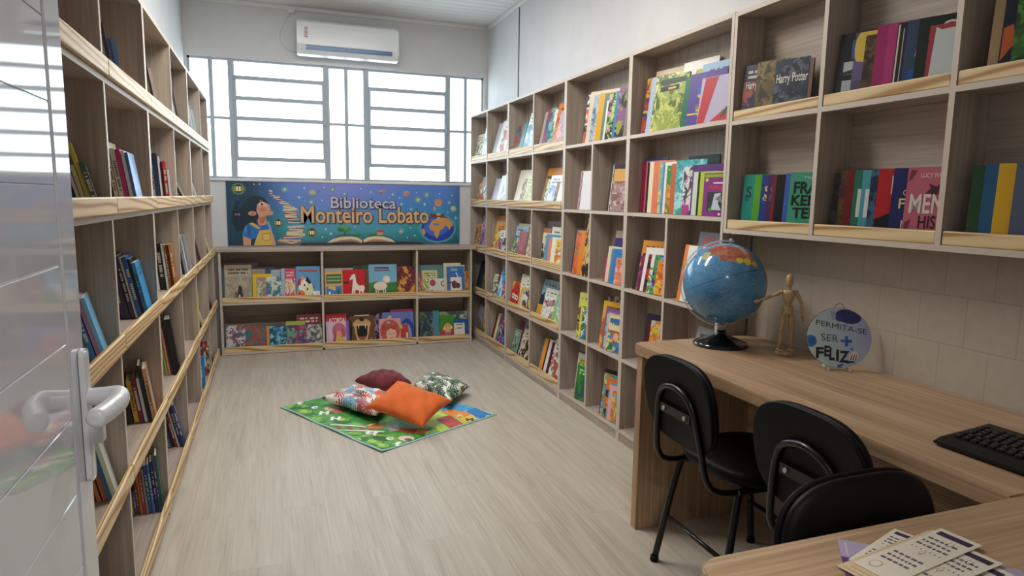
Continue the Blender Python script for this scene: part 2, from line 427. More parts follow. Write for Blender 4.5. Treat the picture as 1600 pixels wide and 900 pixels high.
# ------------------------------------------------------------------ open door leaf on the left
DX = -.302
def door_mat():
    m, nt, b = newmat('glossy_white_door_enamel'); N = NT(nt); tc = N.n('ShaderNodeTexCoord')
    b.inputs['Base Color'].default_value = srgb((206, 207, 216)); b.inputs['Roughness'].default_value = .05
    b.inputs['Specular IOR Level'].default_value = .6
    n = N.noise(N.mapping(tc.outputs['Object'], (1, 3, 14)), 1.0, 3, .6); N.bump(n, b, .012, .004)
    return m
DOORM = door_mat(); GAPM = flat('23242c', .6)
door = struct(thing('door_1', 'x', 'x', (DX, .36, 0)))
for k in ('label', 'category'): del door[k]
def dpart(mb, name, mat, par=None):
    mb.bm.transform(Matrix.Translation((-DX, -.36, 0))); return mb.build(name, mat, par or door)
gz = [onx(0, v, DX).z for v in (785, 615, 445, 285)]
pitch = (gz[3]-gz[0])/3
zs = [gz[0]+pitch*k for k in range(-6, 7)]; zs = [z for z in zs if .05 < z < 2.05]
edges = [.012]+zs+[2.095]
pb = MB()
for a, b_ in zip(edges[:-1], edges[1:]): pb.box(DX-.036, DX-.001, .36, 1.172, a+.0005, b_-.0005, bev=.0012, seg=1)
pb.box(DX-.036, DX-.0025, .36, 1.172, .012, 2.095)
dpart(pb, 'door_panel', DOORM)
dpart(MB().box(DX-.040, DX, 1.181, 1.262, .006, 2.10, bev=.004), 'door_stile', DOORM)
dpart(MB().box(DX-.034, DX-.012, 1.171, 1.182, .012, 2.095), 'door_gasket', GAPM)
def bez3(pts, n=6):
    P = [Vector(p) for p in pts]; P = [2*P[0]-P[1]]+P+[2*P[-1]-P[-2]]; out = []
    for i in range(1, len(P)-2):
        for k in range(n):
            t = k/n
            out.append(.5*((2*P[i])+(P[i+1]-P[i-1])*t+(2*P[i-1]-5*P[i]+4*P[i+1]-P[i+2])*t*t+(3*P[i]-P[i-1]-3*P[i+1]+P[i+2])*t**3))
    return out+[P[-2]]
HM = flat('d9dade', .28, name='white_handle_enamel')
pl = MB(); py, pz0, pz1 = 1.236, .872, 1.095
pl.box(DX, DX+.010, py-.016, py+.016, pz0, pz1, bev=.009, seg=3)
plate = dpart(pl, 'handle_plate', HM)
lv = MB(); z0 = 1.014
path = bez3([(DX+.004, py, z0), (DX+.03, py, z0), (DX+.050, py-.002, z0+.001), (DX+.0555, py-.016, z0-.001), (DX+.0555, py-.036, z0-.004), (DX+.048, py-.060, z0-.008), (DX+.040, py-.084, z0-.010), (DX+.036, py-.098, z0-.011)])
lv.tube(path, .0145, 16, rs=[.0145+.0015*min(1, k/20) if k < len(path)-4 else (.0155, .0145, .012, .007)[k-len(path)+4] for k in range(len(path))])
h = dpart(lv, 'door_handle', HM)
dpart(MB().box(DX+.004, DX+.028, py-.012, py+.012, .936, .972, bev=.003), 'lock_cylinder', HM)

# ------------------------------------------------------------------ bookcases
T = .018
def panel(x0, x1, y0, y1, z0, z1, fx):
    """board with its front edge banded; fx = x of the front face"""
    m = MB(); m.box(x0, x1, y0, y1, z0, z1)
    s = 1 if fx > (x0+x1)/2 else -1
    m.box(min(fx, fx+s*.0012), max(fx, fx+s*.0012), y0, y1, z0, z1, mi=1)
    return m
def bookcase(label, front, back, cols, rows, ztop, ybase, rails, zbot=0.0, plinth=True, flush=False, group='oak bookcases', halves=0, back_axis='z', wall=False):
    """cols: y of panel planes from far to near; rows: z of the shelf tops"""
    y0, y1 = min(cols), max(cols)
    o = thing('bookcase', label, 'bookcase', ((front+back)/2, (y0+y1)/2, zbot), 0, group)
    off = Matrix.Translation((-(front+back)/2, -(y0+y1)/2, -zbot))
    def part(mb, name, mats):
        mb.bm.transform(off); return mb.build(name, mats, o)
    xa, xb = min(front, back), max(front, back)
    s = 1 if back > front else -1
    for y in (y0, y1):
        ya, yb = (y, y+T) if y == y0 else (y-T, y)
        part(panel(xa, xb, ya+.0004, yb-.0004, zbot, ztop, front), 'side_panel', [OAK['z'], EDGE])
    part(panel(xa, xb, y0+T, y1-T, ztop-T, ztop, front), 'top_panel', [OAK['y'], EDGE])
    for z in rows: part(panel(xa, xb, y0+T, y1-T, z-T, z, front), 'shelf', [OAK['y'], EDGE])
    bx = back-s*.004
    part(MB().box(min(bx, back), max(bx, back), y0+T, y1-T, zbot+.02, ztop-T), 'back_panel', OAK[back_axis])
    tops = sorted(rows)+[ztop-T]
    for y in sorted(cols)[1:-1]:
        for k, z in enumerate(sorted(rows)):
            if k >= len(rows)-halves: continue
            part(panel(xa, xb-0, y-T/2, y+T/2, z, tops[k+1]-(T if k+1 < len(rows) else 0), front), 'divider', [OAK['z'], EDGE])
    if plinth: part(MB().box(front+s*.002, front+s*.018, y0+T, y1-T, 0, min(rows)-T), 'plinth', OAK['y'])
    for (a, b_, z, hgt) in rails:
        if flush and not (b_-a > .9): m = MB().box(min(front+s*.001, front+s*.017), max(front+s*.001, front+s*.017), a+.001, b_-.001, z, z+hgt, bev=.004)
        else:
            d_ = .0095 if flush else .0165; e_ = T+.001 if flush else .002
            m = MB().box(min(front-s*d_, front-s*.0015), max(front-s*d_, front-s*.0015), a+e_, b_-e_, z-.001, z+hgt, bev=.004)
        part(m, 'front_rail', PINE['y'])
    # small shelf pins under the boards
    sc = MB()
    for z in rows:
        for y in (y0+T, y1-T):
            d = 1 if y == y0+T else -1
            sc.box(min(front+s*.03, front+s*.04), max(front+s*.03, front+s*.04), min(y, y+d*.008), max(y, y+d*.008), z-T-.01, z-T)
    part(sc, 'shelf_pin', flat('cfc4b4', .4))
    return o
RZ = [.064, .464, .868, 1.285, 1.686]
D = [6.190, 5.685, 5.126, 4.579, 4.019, 3.192, 2.357]
def rail_rows(cols, rows, h=.05, inset=False):
    lo_, hi_ = min(cols), max(cols)
    f = lambda y: (T if y in (lo_, hi_) else T/2) if inset else 0
    return [(min(a, b)+f(min(a, b)), max(a, b)-f(max(a, b)), z, h) for z in rows for a, b in zip(cols[:-1], cols[1:])]
bookcase('oak bookcase on right wall nearest the window, two columns, pine rails', XR, XRB, [D[0], D[1], D[2]], RZ, 2.116, 0, rail_rows([D[0], D[1], D[2]], RZ, inset=True), flush=True, group='bookcases along the right wall')
rr = rail_rows([D[2], D[3], D[4]], [RZ[0], RZ[1], RZ[2], RZ[4]], inset=True)+[(D[4], D[2], RZ[3], .05)]
bookcase('oak bookcase with pine rails, second from window on right wall', XR, XRB, [D[2], D[3], D[4]], RZ, 2.116, 0, rr, flush=True, group='bookcases along the right wall')
RZ5 = [.070, .476, .874, 1.284, 1.690]
E5, E6 = 3.614, 2.790
bookcase('open oak bookcase without rails, wide top shelf, left of the desk', XR, XRB, [D[4], E5, D[5]], RZ5, 2.116, 0, [], halves=1, group='bookcases along the right wall')
# the fourth one keeps two undivided shelves at the top
bookcase('open oak bookcase behind the globe, two wide upper shelves', XR, XRB, [D[5], E6, D[6]], RZ5, 2.116, 0, [], halves=2, group='bookcases along the right wall')
W = [2.355, 1.868, 1.385, .905, .425]
WZ = [1.236, 1.680]
rl = [(min(a, b)+T/2, max(a, b)-T/2, z, .040) for z in WZ for a, b in zip(W[:-1], W[1:])]
rl = [(a+(T/2 if abs(a-(W[-1]+T/2)) < .001 else 0), b-(T/2 if abs(b-(W[0]-T/2)) < .001 else 0), z, h_) for a, b, z, h_ in rl]
bookcase('oak wall-hung bookcase with pine rails above the desk', XR, XRB, W, WZ, 2.112, 0, rl, zbot=1.218, plinth=False, flush=True, back_axis='y', group='bookcases along the right wall')
LZ = [.060, .457, .874, 1.286, 1.683]
L = [1.640, 2.260, 2.995, 3.736, 4.436, 5.170, 5.750]
LT = 2.078
for a, b_, lab in ((0, 2, 'oak bookcase with pine rails on left wall, nearest the open door'), (2, 4, 'middle oak bookcase with pine rails on left wall'), (4, 6, 'oak bookcase with pine rails on left wall, farthest from door')):
    cs = L[a:b_+1]
    bookcase(lab, XL, XLB, cs, LZ, LT, 0, rail_rows(cs, LZ), group='bookcases along the left wall')

# low bookcase under the banner, with its worktop
PX = [-.425, .400, 1.231, 1.751]
lo = thing('low_bookcase', 'low oak bookcase with six bays under the banner, below the window', 'bookcase', ((PX[0]+PX[3])/2, (YL+YB)/2, 0))
loff = Matrix.Translation((-(PX[0]+PX[3])/2, -(YL+YB)/2, 0))
def lpart(mb, name, mats): mb.bm.transform(loff); return mb.build(name, mats, lo)
def lpanel(x0, x1, z0, z1):
    return MB().box(x0, x1, YL, YB-.002, z0, z1).box(x0, x1, YL-.0012, YL, z0, z1, mi=1)
SZ = [.022, .446]; BT = .872
for x in (PX[0], PX[3]-T): lpart(lpanel(x, x+T, 0, BT), 'side_panel', [OAK['z'], EDGE])
for x in PX[1:3]: lpart(lpanel(x-T/2, x+T/2, SZ[0], BT), 'divider', [OAK['z'], EDGE])
for z in SZ:
    for a, b_ in zip((PX[0]+T, PX[1]+T/2, PX[2]+T/2), (PX[1]-T/2, PX[2]-T/2, PX[3]-T)):
        lpart(lpanel(a, b_, z-T, z), 'shelf', [OAK['x'], EDGE])
        lpart(MB().box(a, b_, YL-.0, YL+.015, z, z+.046, bev=.004), 'front_rail', PINE['x'])
lpart(MB().box(PX[0]+T, PX[3]-T, YB-.008, YB-.003, .03, BT), 'back_panel', OAK['x'])
tp = MB().box(-.470, XR-.0185, YL-.012, YB-.002, BT, BT+.030, bev=.003)
lpart(tp, 'top_panel', OAK['x'])
sc = MB()
for x in (-.36, .82, 1.69): sc.tube([(x, YB-.012, .82), (x, YB-.007, .82)], .006, 8)
lpart(sc, 'screw_head', flat('5d5147', .5))

# ------------------------------------------------------------------ air conditioner, cable
ax0, ax1, az0, az1, ay = .246, 1.092, 2.515, 2.795, 5.995
ac = thing('air_conditioner', 'white split air conditioner mounted on wall above the window', 'air conditioner', ((ax0+ax1)/2, YB, az0))
def apart(mb, name, mat): mb.bm.transform(Matrix.Translation((-(ax0+ax1)/2, -YB, -az0))); return mb.build(name, mat, ac)
prof = [(YB, az0+.03), (YB, az1-.005), (YB-.02, az1), (ay+.03, az1), (ay+.006, az1-.02), (ay, az1-.06), (ay, az0+.085), (ay+.012, az0+.05), (ay+.05, az0+.01), (ay+.10, az0)]
mb = MB(); mb.prism([(ax0, p[0], p[1]) for p in prof], (ax1-ax0, 0, 0)); bmesh.ops.bevel(mb.bm, geom=[e for e in mb.bm.edges if abs(e.verts[0].co.x-e.verts[1].co.x) < 1e-6], offset=.008, segments=2, affect='EDGES')
apart(mb, 'body', flat('e9ecee', .22, name='white_gloss_plastic'))
vm = MB().box(ax0+.07, ax1-.06, ay+.001, ay+.03, az0+.044, az0+.078); apart(vm, 'air_vent', flat('4a7199', .3))
fl = MB().box(ax0+.068, ax1-.058, ay-.002, ay+.004, az0+.058, az0+.064).box(ax0+.42, ax0+.432, ay-.002, ay+.004, az0+.046, az0+.076); apart(fl, 'louver', flat('6f94b8', .25))
sx = ax0+.072
ss = MB().box(sx-.014, sx+.014, ay-.0012, ay+.002, az1-.145, az1-.062, 0)
for z, r in ((az1-.085, .0115), (az1-.122, .0115)):
    ss.prism([(sx+r*math.cos(k*PI/8), ay-.0016, z+r*math.sin(k*PI/8)) for k in range(16)], (0, .001, 0), 1)
    ss.prism([(sx+.5*r*math.cos(k*PI/8), ay-.002, z+.5*r*math.sin(k*PI/8)) for k in range(16)], (0, .001, 0), 2)
apart(ss, 'rating_sticker', [flat('c88f8f', .5), flat('e8e6ea', .5), flat('4a4a7a', .5)])
cd = thing('cable', 'thin white cable hanging from ceiling duct left of the air conditioner', 'cable', (.213, YB, 2.9))
def cpart(mb, name, mat): mb.bm.transform(Matrix.Translation((-.213, -YB, -2.9))); return mb.build(name, mat, cd)
cpart(MB().box(.187, .24, YB-.06, YB-.0, 2.872, ZC-.036, bev=.004), 'duct_box', flat('dcdcda', .5))
P = [ony(u, v, YB-.006) for u, v in ((454, 15), (447, 30), (438, 49), (437, 60), (441, 70), (452, 79), (463, 82))]
P = [Vector((p.x, YB-.006, p.z)) for p in P]; P[0] = Vector((.213, YB-.02, 2.875))
cpart(MB().tube(P, .003, 6), 'cable_run', flat('d6d6d6', .5))

# ceiling lamp that lights the room, plus an added fill lamp (out of view above the frame)
mt, nt_, b_ = newmat('lit_tube'); b_.inputs['Emission Color'].default_value = (1, .96, .9, 1); b_.inputs['Emission Strength'].default_value = 12
for pos, lab in ((LAMP_POS, 'white fluorescent tube lamp on the ceiling nearer the door'), (FILL_LAMP_POS, 'added tube lamp on the ceiling nearer the window, brightening the far end')):
    lf = thing('ceiling_lamp', lab, 'lamp', pos, 0, 'ceiling tube lamps')
    MB().box(-.62, .62, -.06, .06, -.05, -.001, bev=.008).build('housing', flat('e6e6e4', .4), lf)
    MB().tube([(-.58, 0, -.068), (.58, 0, -.068)], .013, 10).build('tube', mt, lf)

# ------------------------------------------------------------------ banner
BX0, BX1, BZ0, BZ1 = -.356, 1.693, .912, 1.466
ban = thing('banner', 'long blue library name banner with child and book stairs below window', 'banner', ((BX0+BX1)/2, YB, BZ0))
def banner_mat():
    m, nt, b = newmat('printed_night_sky'); N = NT(nt); tc = N.n('ShaderNodeTexCoord'); sp = N.n('ShaderNodeSeparateXYZ'); N.l(tc.outputs['Generated'], sp.inputs[0])
    n = N.noise(N.mapping(tc.outputs['Generated'], (5, 1, 2)), 1.0, 4, .6)
    zf = N.math('ADD', sp.outputs[2], N.math('MULTIPLY', N.math('SUBTRACT', n, .5), .5))
    base = N.ramp(zf, (.0, srgb('28687a')), (.3, srgb('38a2ae')), (.62, srgb('4688cc')), (1.0, srgb('6286d6')))
    mid = N.math('MULTIPLY', N.math('SUBTRACT', 1.0, N.math('MULTIPLY', N.math('ABSOLUTE', N.math('SUBTRACT', sp.outputs[0], .46)), 3.2)), sp.outputs[2])
    mid2 = N.n('ShaderNodeClamp'); N.l(mid, mid2.inputs[0])
    c = N.mix(N.math('MULTIPLY', mid2.outputs[0], .75), base, srgb('9694dc'))
    lf_ = N.ramp(sp.outputs[0], (.10, (1, 1, 1, 1)), (.25, (0, 0, 0, 1)))
    c = N.mix(N.math('MULTIPLY', lf_, .95), c, srgb('1d3f52'))
    rt = N.ramp(sp.outputs[0], (.93, (0, 0, 0, 1)), (1.0, (1, 1, 1, 1)))
    c = N.mix(N.math('MULTIPLY', rt, .4), c, srgb('1c4a78'))
    N.l(c, b.inputs['Base Color']); b.inputs['Roughness'].default_value = .4
    return m
bof = Matrix.Translation((-(BX0+BX1)/2, -YB, -BZ0))
def bpart(mb, name, mat): mb.bm.transform(bof); return mb.build(name, mat, ban, recalc=False)
MB().box(BX0, BX1, YB-.012, YB-.001, BZ0, BZ1).xf(bof).build('printed_panel', banner_mat(), ban)
def B1(cx, cy): return ((BX0+(cx-105)/2614*(BX1-BX0)), (BZ0+(815-cy)/738*(BZ1-BZ0)))
BS = (BX1-BX0)/2614; BSZ = (BZ1-BZ0)/738
_bl = [0]
def bshape(name, items, y0=None):
    """flat printed shapes: each (colour, points or ellipse) in crop units, later ones lie a hair in front"""
    mb = MB(); mats = []; idx = {}
    for it in items:
        col, kind, pts = it
        if col not in idx: idx[col] = len(mats); mats.append(flat(col, .45))
        _bl[0] += 1; y = YB-.0125-_bl[0]*.000016
        if kind == 'p': q = [B1(*p) for p in pts]
        else:
            cx, cy, rx, ry = pts; X, Z = B1(cx, cy); q = [(X+rx*BS*math.cos(k*PI/10), Z+ry*BSZ*math.sin(k*PI/10)) for k in range(20)]
        ar = sum(q[i][0]*q[(i+1) % len(q)][1]-q[(i+1) % len(q)][0]*q[i][1] for i in range(len(q)))
        if ar < 0: q = q[::-1]
        mb.poly([(x, y, z) for x, z in q], idx[col])
    return bpart(mb, name, mats)
SK = 'd39a80'
bshape('forest_picture', [('2f5a6c', 'p', [(x, 90+dy), (x+7, 90+dy), (x+5, 760), (x+2, 760)]) for x, dy in ((118, 0), (150, 60), (178, 0), (215, 120), (262, 0), (300, 60), (345, 20), (385, 70), (430, 30), (160, 200))])
bshape('girl_picture', [
    ('16303f', 'p', [(150, 560), (160, 430), (190, 340), (240, 280), (310, 250), (400, 246), (480, 262), (528, 318), (470, 330), (425, 400), (425, 500), (380, 580), (320, 640), (200, 650)]), ('21445a', 'p', [(230, 300), (300, 262), (400, 256), (320, 280), (250, 330)]), ('21445a', 'p', [(215, 360), (260, 310), (340, 300), (270, 335), (225, 420)]),
    (SK, 'p', [(400, 330), (440, 287), (485, 318), (530, 345), (548, 352), (545, 382), (578, 432), (583, 455), (545, 472), (505, 476), (506, 590), (430, 590), (412, 540), (430, 480), (392, 400)]),
    ('1b2f45', 'p', [(385, 400), (400, 310), (440, 275), (500, 318), (450, 310), (415, 350), (405, 410), (420, 500), (395, 540), (360, 480)]),
    ('e2b094', 'p', [(445, 292), (485, 320), (530, 348), (500, 372), (450, 330)]), ('c57f66', 'e', (470, 405, 34, 22)), ('b8745c', 'p', [(430, 500), (505, 476), (506, 510), (470, 560), (432, 560)]), ('c88a72', 'p', [(545, 472), (505, 476), (440, 480), (500, 466), (560, 452)]), (SK, 'e', (362, 450, 42, 26)), ('a86a58', 'e', (366, 452, 22, 12)),
    ('f0e4da', 'e', (458, 346, 26, 16)), ('2b1d1d', 'e', (464, 344, 14, 15)), ('3a2622', 'p', [(425, 315), (470, 300), (478, 306), (430, 324)]),
    ('a04a48', 'p', [(535, 415), (572, 405), (574, 413), (545, 424)]),
    ('2c72bd', 'p', [(248, 705), (270, 620), (300, 580), (360, 558), (450, 590), (520, 570), (560, 590), (585, 700), (560, 690), (520, 640), (430, 640), (400, 740), (345, 745)]),
    ('24609f', 'p', [(300, 600), (330, 580), (345, 640), (330, 720), (310, 700)]), ('4a90d4', 'p', [(280, 610), (300, 590), (300, 660), (268, 690)]), ('d9b35e', 'p', [(365, 818), (400, 720), (430, 645), (548, 632), (575, 700), (560, 818)]),
    ('d9b35e', 'p', [(320, 565), (362, 552), (440, 612), (425, 635)]), ('8fa8c8', 'p', [(505, 545), (530, 540), (560, 640), (545, 650)]),
    ('b58e3e', 'p', [(455, 680), (540, 672), (545, 760), (490, 772), (458, 745)]), ('e2bf6c', 'p', [(464, 690), (531, 682), (535, 752), (490, 762), (467, 740)]),
    (SK, 'p', [(258, 708), (340, 745), (335, 818), (258, 818)]), (SK, 'p', [(550, 660), (572, 690), (600, 818), (560, 818)])])
stairs = []
cols_ = ['d8c9a0', 'a4614f', '6f6a9a', 'd9b27c', '7d3f4a', '36508c', 'b9a6b0', '8c6a55', 'cdbb92']
seq = [(560, 190, 34), (560, 215, 44), (585, 240, 60), (620, 262, 72), (645, 285, 84), (670, 308, 92), (700, 330, 104), (725, 352, 112), (750, 375, 122), (757, 402, 150), (765, 432, 140), (760, 458, 145), (765, 484, 130), (785, 512, 140), (795, 548, 150), (815, 600, 180), (815, 632, 170), (800, 665, 170), (810, 692, 200), (780, 722, 220), (755, 755, 230)]
for k, (cx, cy, wd) in enumerate(seq):
    h_ = 10 if k < 9 else 14; t_ = 6 if k % 2 else -4
    a = cols_[k % len(cols_)]
    stairs.append((a, 'p', [(cx-wd/2, cy-h_+t_), (cx+wd/2, cy-h_-t_), (cx+wd/2, cy+h_-t_), (cx-wd/2, cy+h_+t_)]))
    stairs.append(('e6d9bd', 'p', [(cx-wd/2+8, cy-h_*.1+t_), (cx+wd/2-3, cy-h_*.1-t_), (cx+wd/2-3, cy+h_*.65-t_), (cx-wd/2+8, cy+h_*.65+t_)]))
stairs += [('c9b48e', 'p', [(610, 765), (650, 745), (765, 780), (860, 745), (868, 770), (770, 805)]), ('94604f', 'p', [(610, 772), (770, 808), (868, 775), (868, 790), (770, 818), (612, 790)])]
bshape('book_stairs_picture', stairs)
for x, y, r in ((230, 172, 1.15), (630, 558, .9), (985, 672, 1.0)):
    bshape('lantern_picture', [('5f7d5e', 'e', (x, y, 62*r, 58*r)), ('a9a25e', 'e', (x, y, 40*r, 40*r)), ('232a33', 'p', [(x-28*r, y-30*r), (x, y-48*r), (x+28*r, y-30*r), (x+28*r, y+30*r), (x, y+42*r), (x-28*r, y+30*r)]),
            ('f5e9b4', 'p', [(x-22*r, y-22*r), (x-3*r, y-24*r), (x-3*r, y+24*r), (x-22*r, y+22*r)]), ('f5e9b4', 'p', [(x+3*r, y-24*r), (x+22*r, y-22*r), (x+22*r, y+22*r), (x+3*r, y+24*r)])])
K = 1368
sky = []
for x, y, r in ((390, 118, 12), (447, 115, 12), (710, 170, 26), (857, 258, 18), (915, 152, 15), (988, 312, 20), (1130, 140, 14), (1225, 160, 20), (1355, 208, 16), (1105, 290, 14), (1140, 630, 16), (1195, 685, 16), (1100, 725, 14),
                (172+K, 143, 12), (285+K, 183, 14), (540+K, 208, 16), (498+K, 248, 10), (622+K, 250, 14), (820+K, 180, 12), (840+K, 268, 30), (945+K, 205, 24), (920+K, 323, 16), (755+K, 385, 16), (1103+K, 190, 14), (1258+K, 207, 14), (1222+K, 298, 16), (1305+K, 490, 16), (635+K, 658, 24), (800+K, 710, 14), (750+K, 615, 12), (95+K, 605, 12), (710+K, 738, 12), (1240+K, 742, 12), (640+K, 325, 16), (1208+K, 420, 12), (405+K, 485, 14), (550+K, 725, 8)):
    c2 = 'd8d39a' if r > 19 else 'c8dce6'
    if r > 15: sky.append(('6c9fb0', 'e', (x, y, r*1.5, r*1.5)))
    sky.append((c2, 'p', [(x, y-r), (x+r*.3, y-r*.3), (x+r, y), (x+r*.3, y+r*.3), (x, y+r), (x-r*.3, y+r*.3), (x-r, y), (x-r*.3, y-r*.3)]))
sky += [('6f9f9a', 'p', [(935, 245), (1010, 200), (1080, 175), (1070, 195), (1010, 228), (950, 252)]), ('b9b88a', 'e', (1003, 198, 38, 30)),
        ('c49a90', 'e', (705+K, 195, 40, 34)), ('a97f7a', 'e', (715+K, 203, 24, 20)), ('a9bd8c', 'e', (1275+K, 372, 36, 36)), ('cbd3a0', 'e', (1268+K, 366, 20, 20)),
        ('c9a97c', 'p', [(355+K, 172), (476+K, 145), (425+K, 205), (405+K, 182)]), ('8e7350', 'p', [(405+K, 182), (476+K, 145), (415+K, 198)]), ('b05a8a', 'p', [(185, 450), (208, 455), (235, 448), (237, 478), (210, 465), (187, 476)])]
bshape('stars_and_planets_picture', sky)
bk = [('3e2d33', 'p', [(860, 818), (870, 790), (1150, 790), (565+K, 780), (900+K, 800), (900+K, 818)]),
      ('e0cfb0', 'p', [(1150, 795), (1210, 752), (1300, 725), (1420, 718), (1500, 735), (1545, 765), (1545, 800), (1500, 772), (1420, 752), (1300, 762), (1210, 790)]),
      ('e0cfb0', 'p', [(190+K, 765), (240+K, 730), (330+K, 716), (430+K, 722), (510+K, 750), (570+K, 795), (480+K, 778), (400+K, 760), (300+K, 758), (200+K, 792)]),
      ('a7805f', 'p', [(1150, 797), (1210, 792), (1300, 765), (1420, 756), (1500, 776), (1545, 803), (1500, 795), (1420, 778), (1300, 785)]),
      ('a7805f', 'p', [(200+K, 795), (300+K, 762), (400+K, 764), (570+K, 797), (400+K, 785), (300+K, 784)]),
      ('3d7a4c', 'p', [(1230, 735), (1280, 700), (1380, 690), (1540, 690), (1530, 725), (1420, 712), (1300, 720)]), ('3d7a4c', 'p', [(200+K, 735), (260+K, 690), (400+K, 690), (500+K, 735), (400+K, 712), (280+K, 715)]),
      ('6a4a32', 'p', [(1340, 700), (1344, 640), (1356, 640), (1362, 700)]), ('3f8a4e', 'e', (1345, 628, 78, 36)), ('57a45c', 'e', (1345, 610, 50, 26)), ('2f6e42', 'e', (1310, 640, 36, 20)),
      ('b8a98a', 'p', [(350+K, 705), (350+K, 665), (425+K, 665), (425+K, 705)]), ('b5524c', 'p', [(330+K, 668), (365+K, 640), (420+K, 640), (445+K, 672)])]
bshape('open_book_picture', bk)
gl = [('5fa8b8', 'e', (1080+K, 620, 226, 186)), ('2648a8', 'e', (1080+K, 620, 205, 166)), ('3f6fd0', 'e', (1060+K, 600, 150, 120)),
      ('d99a54', 'p', [(972+K, 600), (1000+K, 548), (1060+K, 532), (1110+K, 560), (1165+K, 590), (1150+K, 625), (1110+K, 650), (1090+K, 715), (1068+K, 752), (1045+K, 715), (1035+K, 660), (990+K, 640)]),
      ('d99a54', 'p', [(1000+K, 545), (1020+K, 520), (1085+K, 495), (1150+K, 486), (1215+K, 500), (1258+K, 545), (1272+K, 590), (1245+K, 600), (1225+K, 648), (1205+K, 610), (1180+K, 585), (1150+K, 600), (1120+K, 565), (1085+K, 570), (1060+K, 545), (1020+K, 560)]),
      ('4f86d8', 'e', (1065+K, 572, 38, 14)), ('d99a54', 'p', [(884+K, 625), (915+K, 632), (930+K, 670), (915+K, 712), (893+K, 685)])]
bshape('globe_picture', gl)
bshape('boy_picture', [('6b4a42', 'p', [(985+K, 440), (1160+K, 430), (1165+K, 475), (1100+K, 495), (990+K, 488)]), ('3a9ac8', 'p', [(1020+K, 440), (1040+K, 372), (1075+K, 352), (1125+K, 355), (1148+K, 400), (1150+K, 440)]),
      (SK, 'e', (1085+K, 303, 44, 46)), ('c98f62', 'p', [(1036+K, 300), (1045+K, 260), (1085+K, 250), (1130+K, 265), (1134+K, 300), (1115+K, 280), (1060+K, 280)]), (SK, 'p', [(1024+K, 400), (1030+K, 350), (1050+K, 345), (1052+K, 398)]),
      ('2b1d1d', 'e', (1072+K, 305, 5, 6)), ('2b1d1d', 'e', (1098+K, 305, 5, 6)), ('e0b090', 'e', (1090+K, 448, 30, 12)), ('e0b090', 'e', (1090+K, 490, 22, 10))])
def banner_text(name, s, x0, x1, zb, zt, fill, dark, bold):
    mb = MB()
    for dx, dz, b2, mi, dy in ((6, 7, bold+.035, 1, .0), (0, 0, bold+.028, 1, .0004), (0, 0, bold, 0, .0008)):
        X0, Z0 = B1(x0+dx-(b2-bold)*160, zb+dz+(b2-bold)*160); X1, Z1 = B1(x1+dx+(b2-bold)*160, zt+dz-(b2-bold)*160)
        put_text(mb, s, X0, X1, Z0, Z1, lambda x, z: (x, YB-.0162-dy, z), b2, mi)
    return bpart(mb, name, [flat(fill, .45), flat(dark, .5)])
banner_text('lettering', 'Biblioteca', 1200, 575+K, 382, 245, 'c4c2cf', '3b3d66', .012)
banner_text('lettering', 'Monteiro Lobato', 872, 968+K, 560, 358, 'd8ae82', '4a3a46', .018)

# ------------------------------------------------------------------ play mat
RA, RB, RC = onz(438, 636, .006), onz(596, 706, .006), onz(782, 649, .006)
ux = (RB-RA); LX = ux.length; ux.normalize(); vy_ = (RC-RB); vy_ = vy_-ux*vy_.dot(ux); LY = vy_.length; vy_.normalize()
rz = math.atan2(ux.y, ux.x)
mat_o = thing('play_mat', 'colourful green printed childrens play mat lying on the floor', 'play mat', (RA.x, RA.y, 0), rz)
def rugz(x, y): return .006 + .004*math.sin(x*5+1)*math.sin(y*4) + .012*max(0, 1-(y/.10))*abs(math.sin(x*7.5))*.6
def grid_sheet(x0, x1, y0, y1, nx, ny, zf, th):
    mb = MB(); top = [[mb.bm.verts.new((x0+(x1-x0)*i/nx, y0+(y1-y0)*j/ny, zf(x0+(x1-x0)*i/nx, y0+(y1-y0)*j/ny))) for j in range(ny+1)] for i in range(nx+1)]
    bot = [[mb.bm.verts.new((v.co.x, v.co.y, max(.0008, v.co.z-th))) for v in r_] for r_ in top]
    for i in range(nx):
        for j in range(ny):
            mb.bm.faces.new((top[i][j], top[i+1][j], top[i+1][j+1], top[i][j+1])); mb.bm.faces.new((bot[i][j], bot[i][j+1], bot[i+1][j+1], bot[i+1][j]))
    rim = [(i, 0) for i in range(nx)]+[(nx, j) for j in range(ny)]+[(i, ny) for i in range(nx, 0, -1)]+[(0, j) for j in range(ny, 0, -1)]
    for k in range(len(rim)):
        a, b_ = rim[k], rim[(k+1) % len(rim)]
        mb.bm.faces.new((top[a[0]][a[1]], bot[a[0]][a[1]], bot[b_[0]][b_[1]], top[b_[0]][b_[1]]))
    for f in mb.bm.faces: f.smooth = True
    return mb
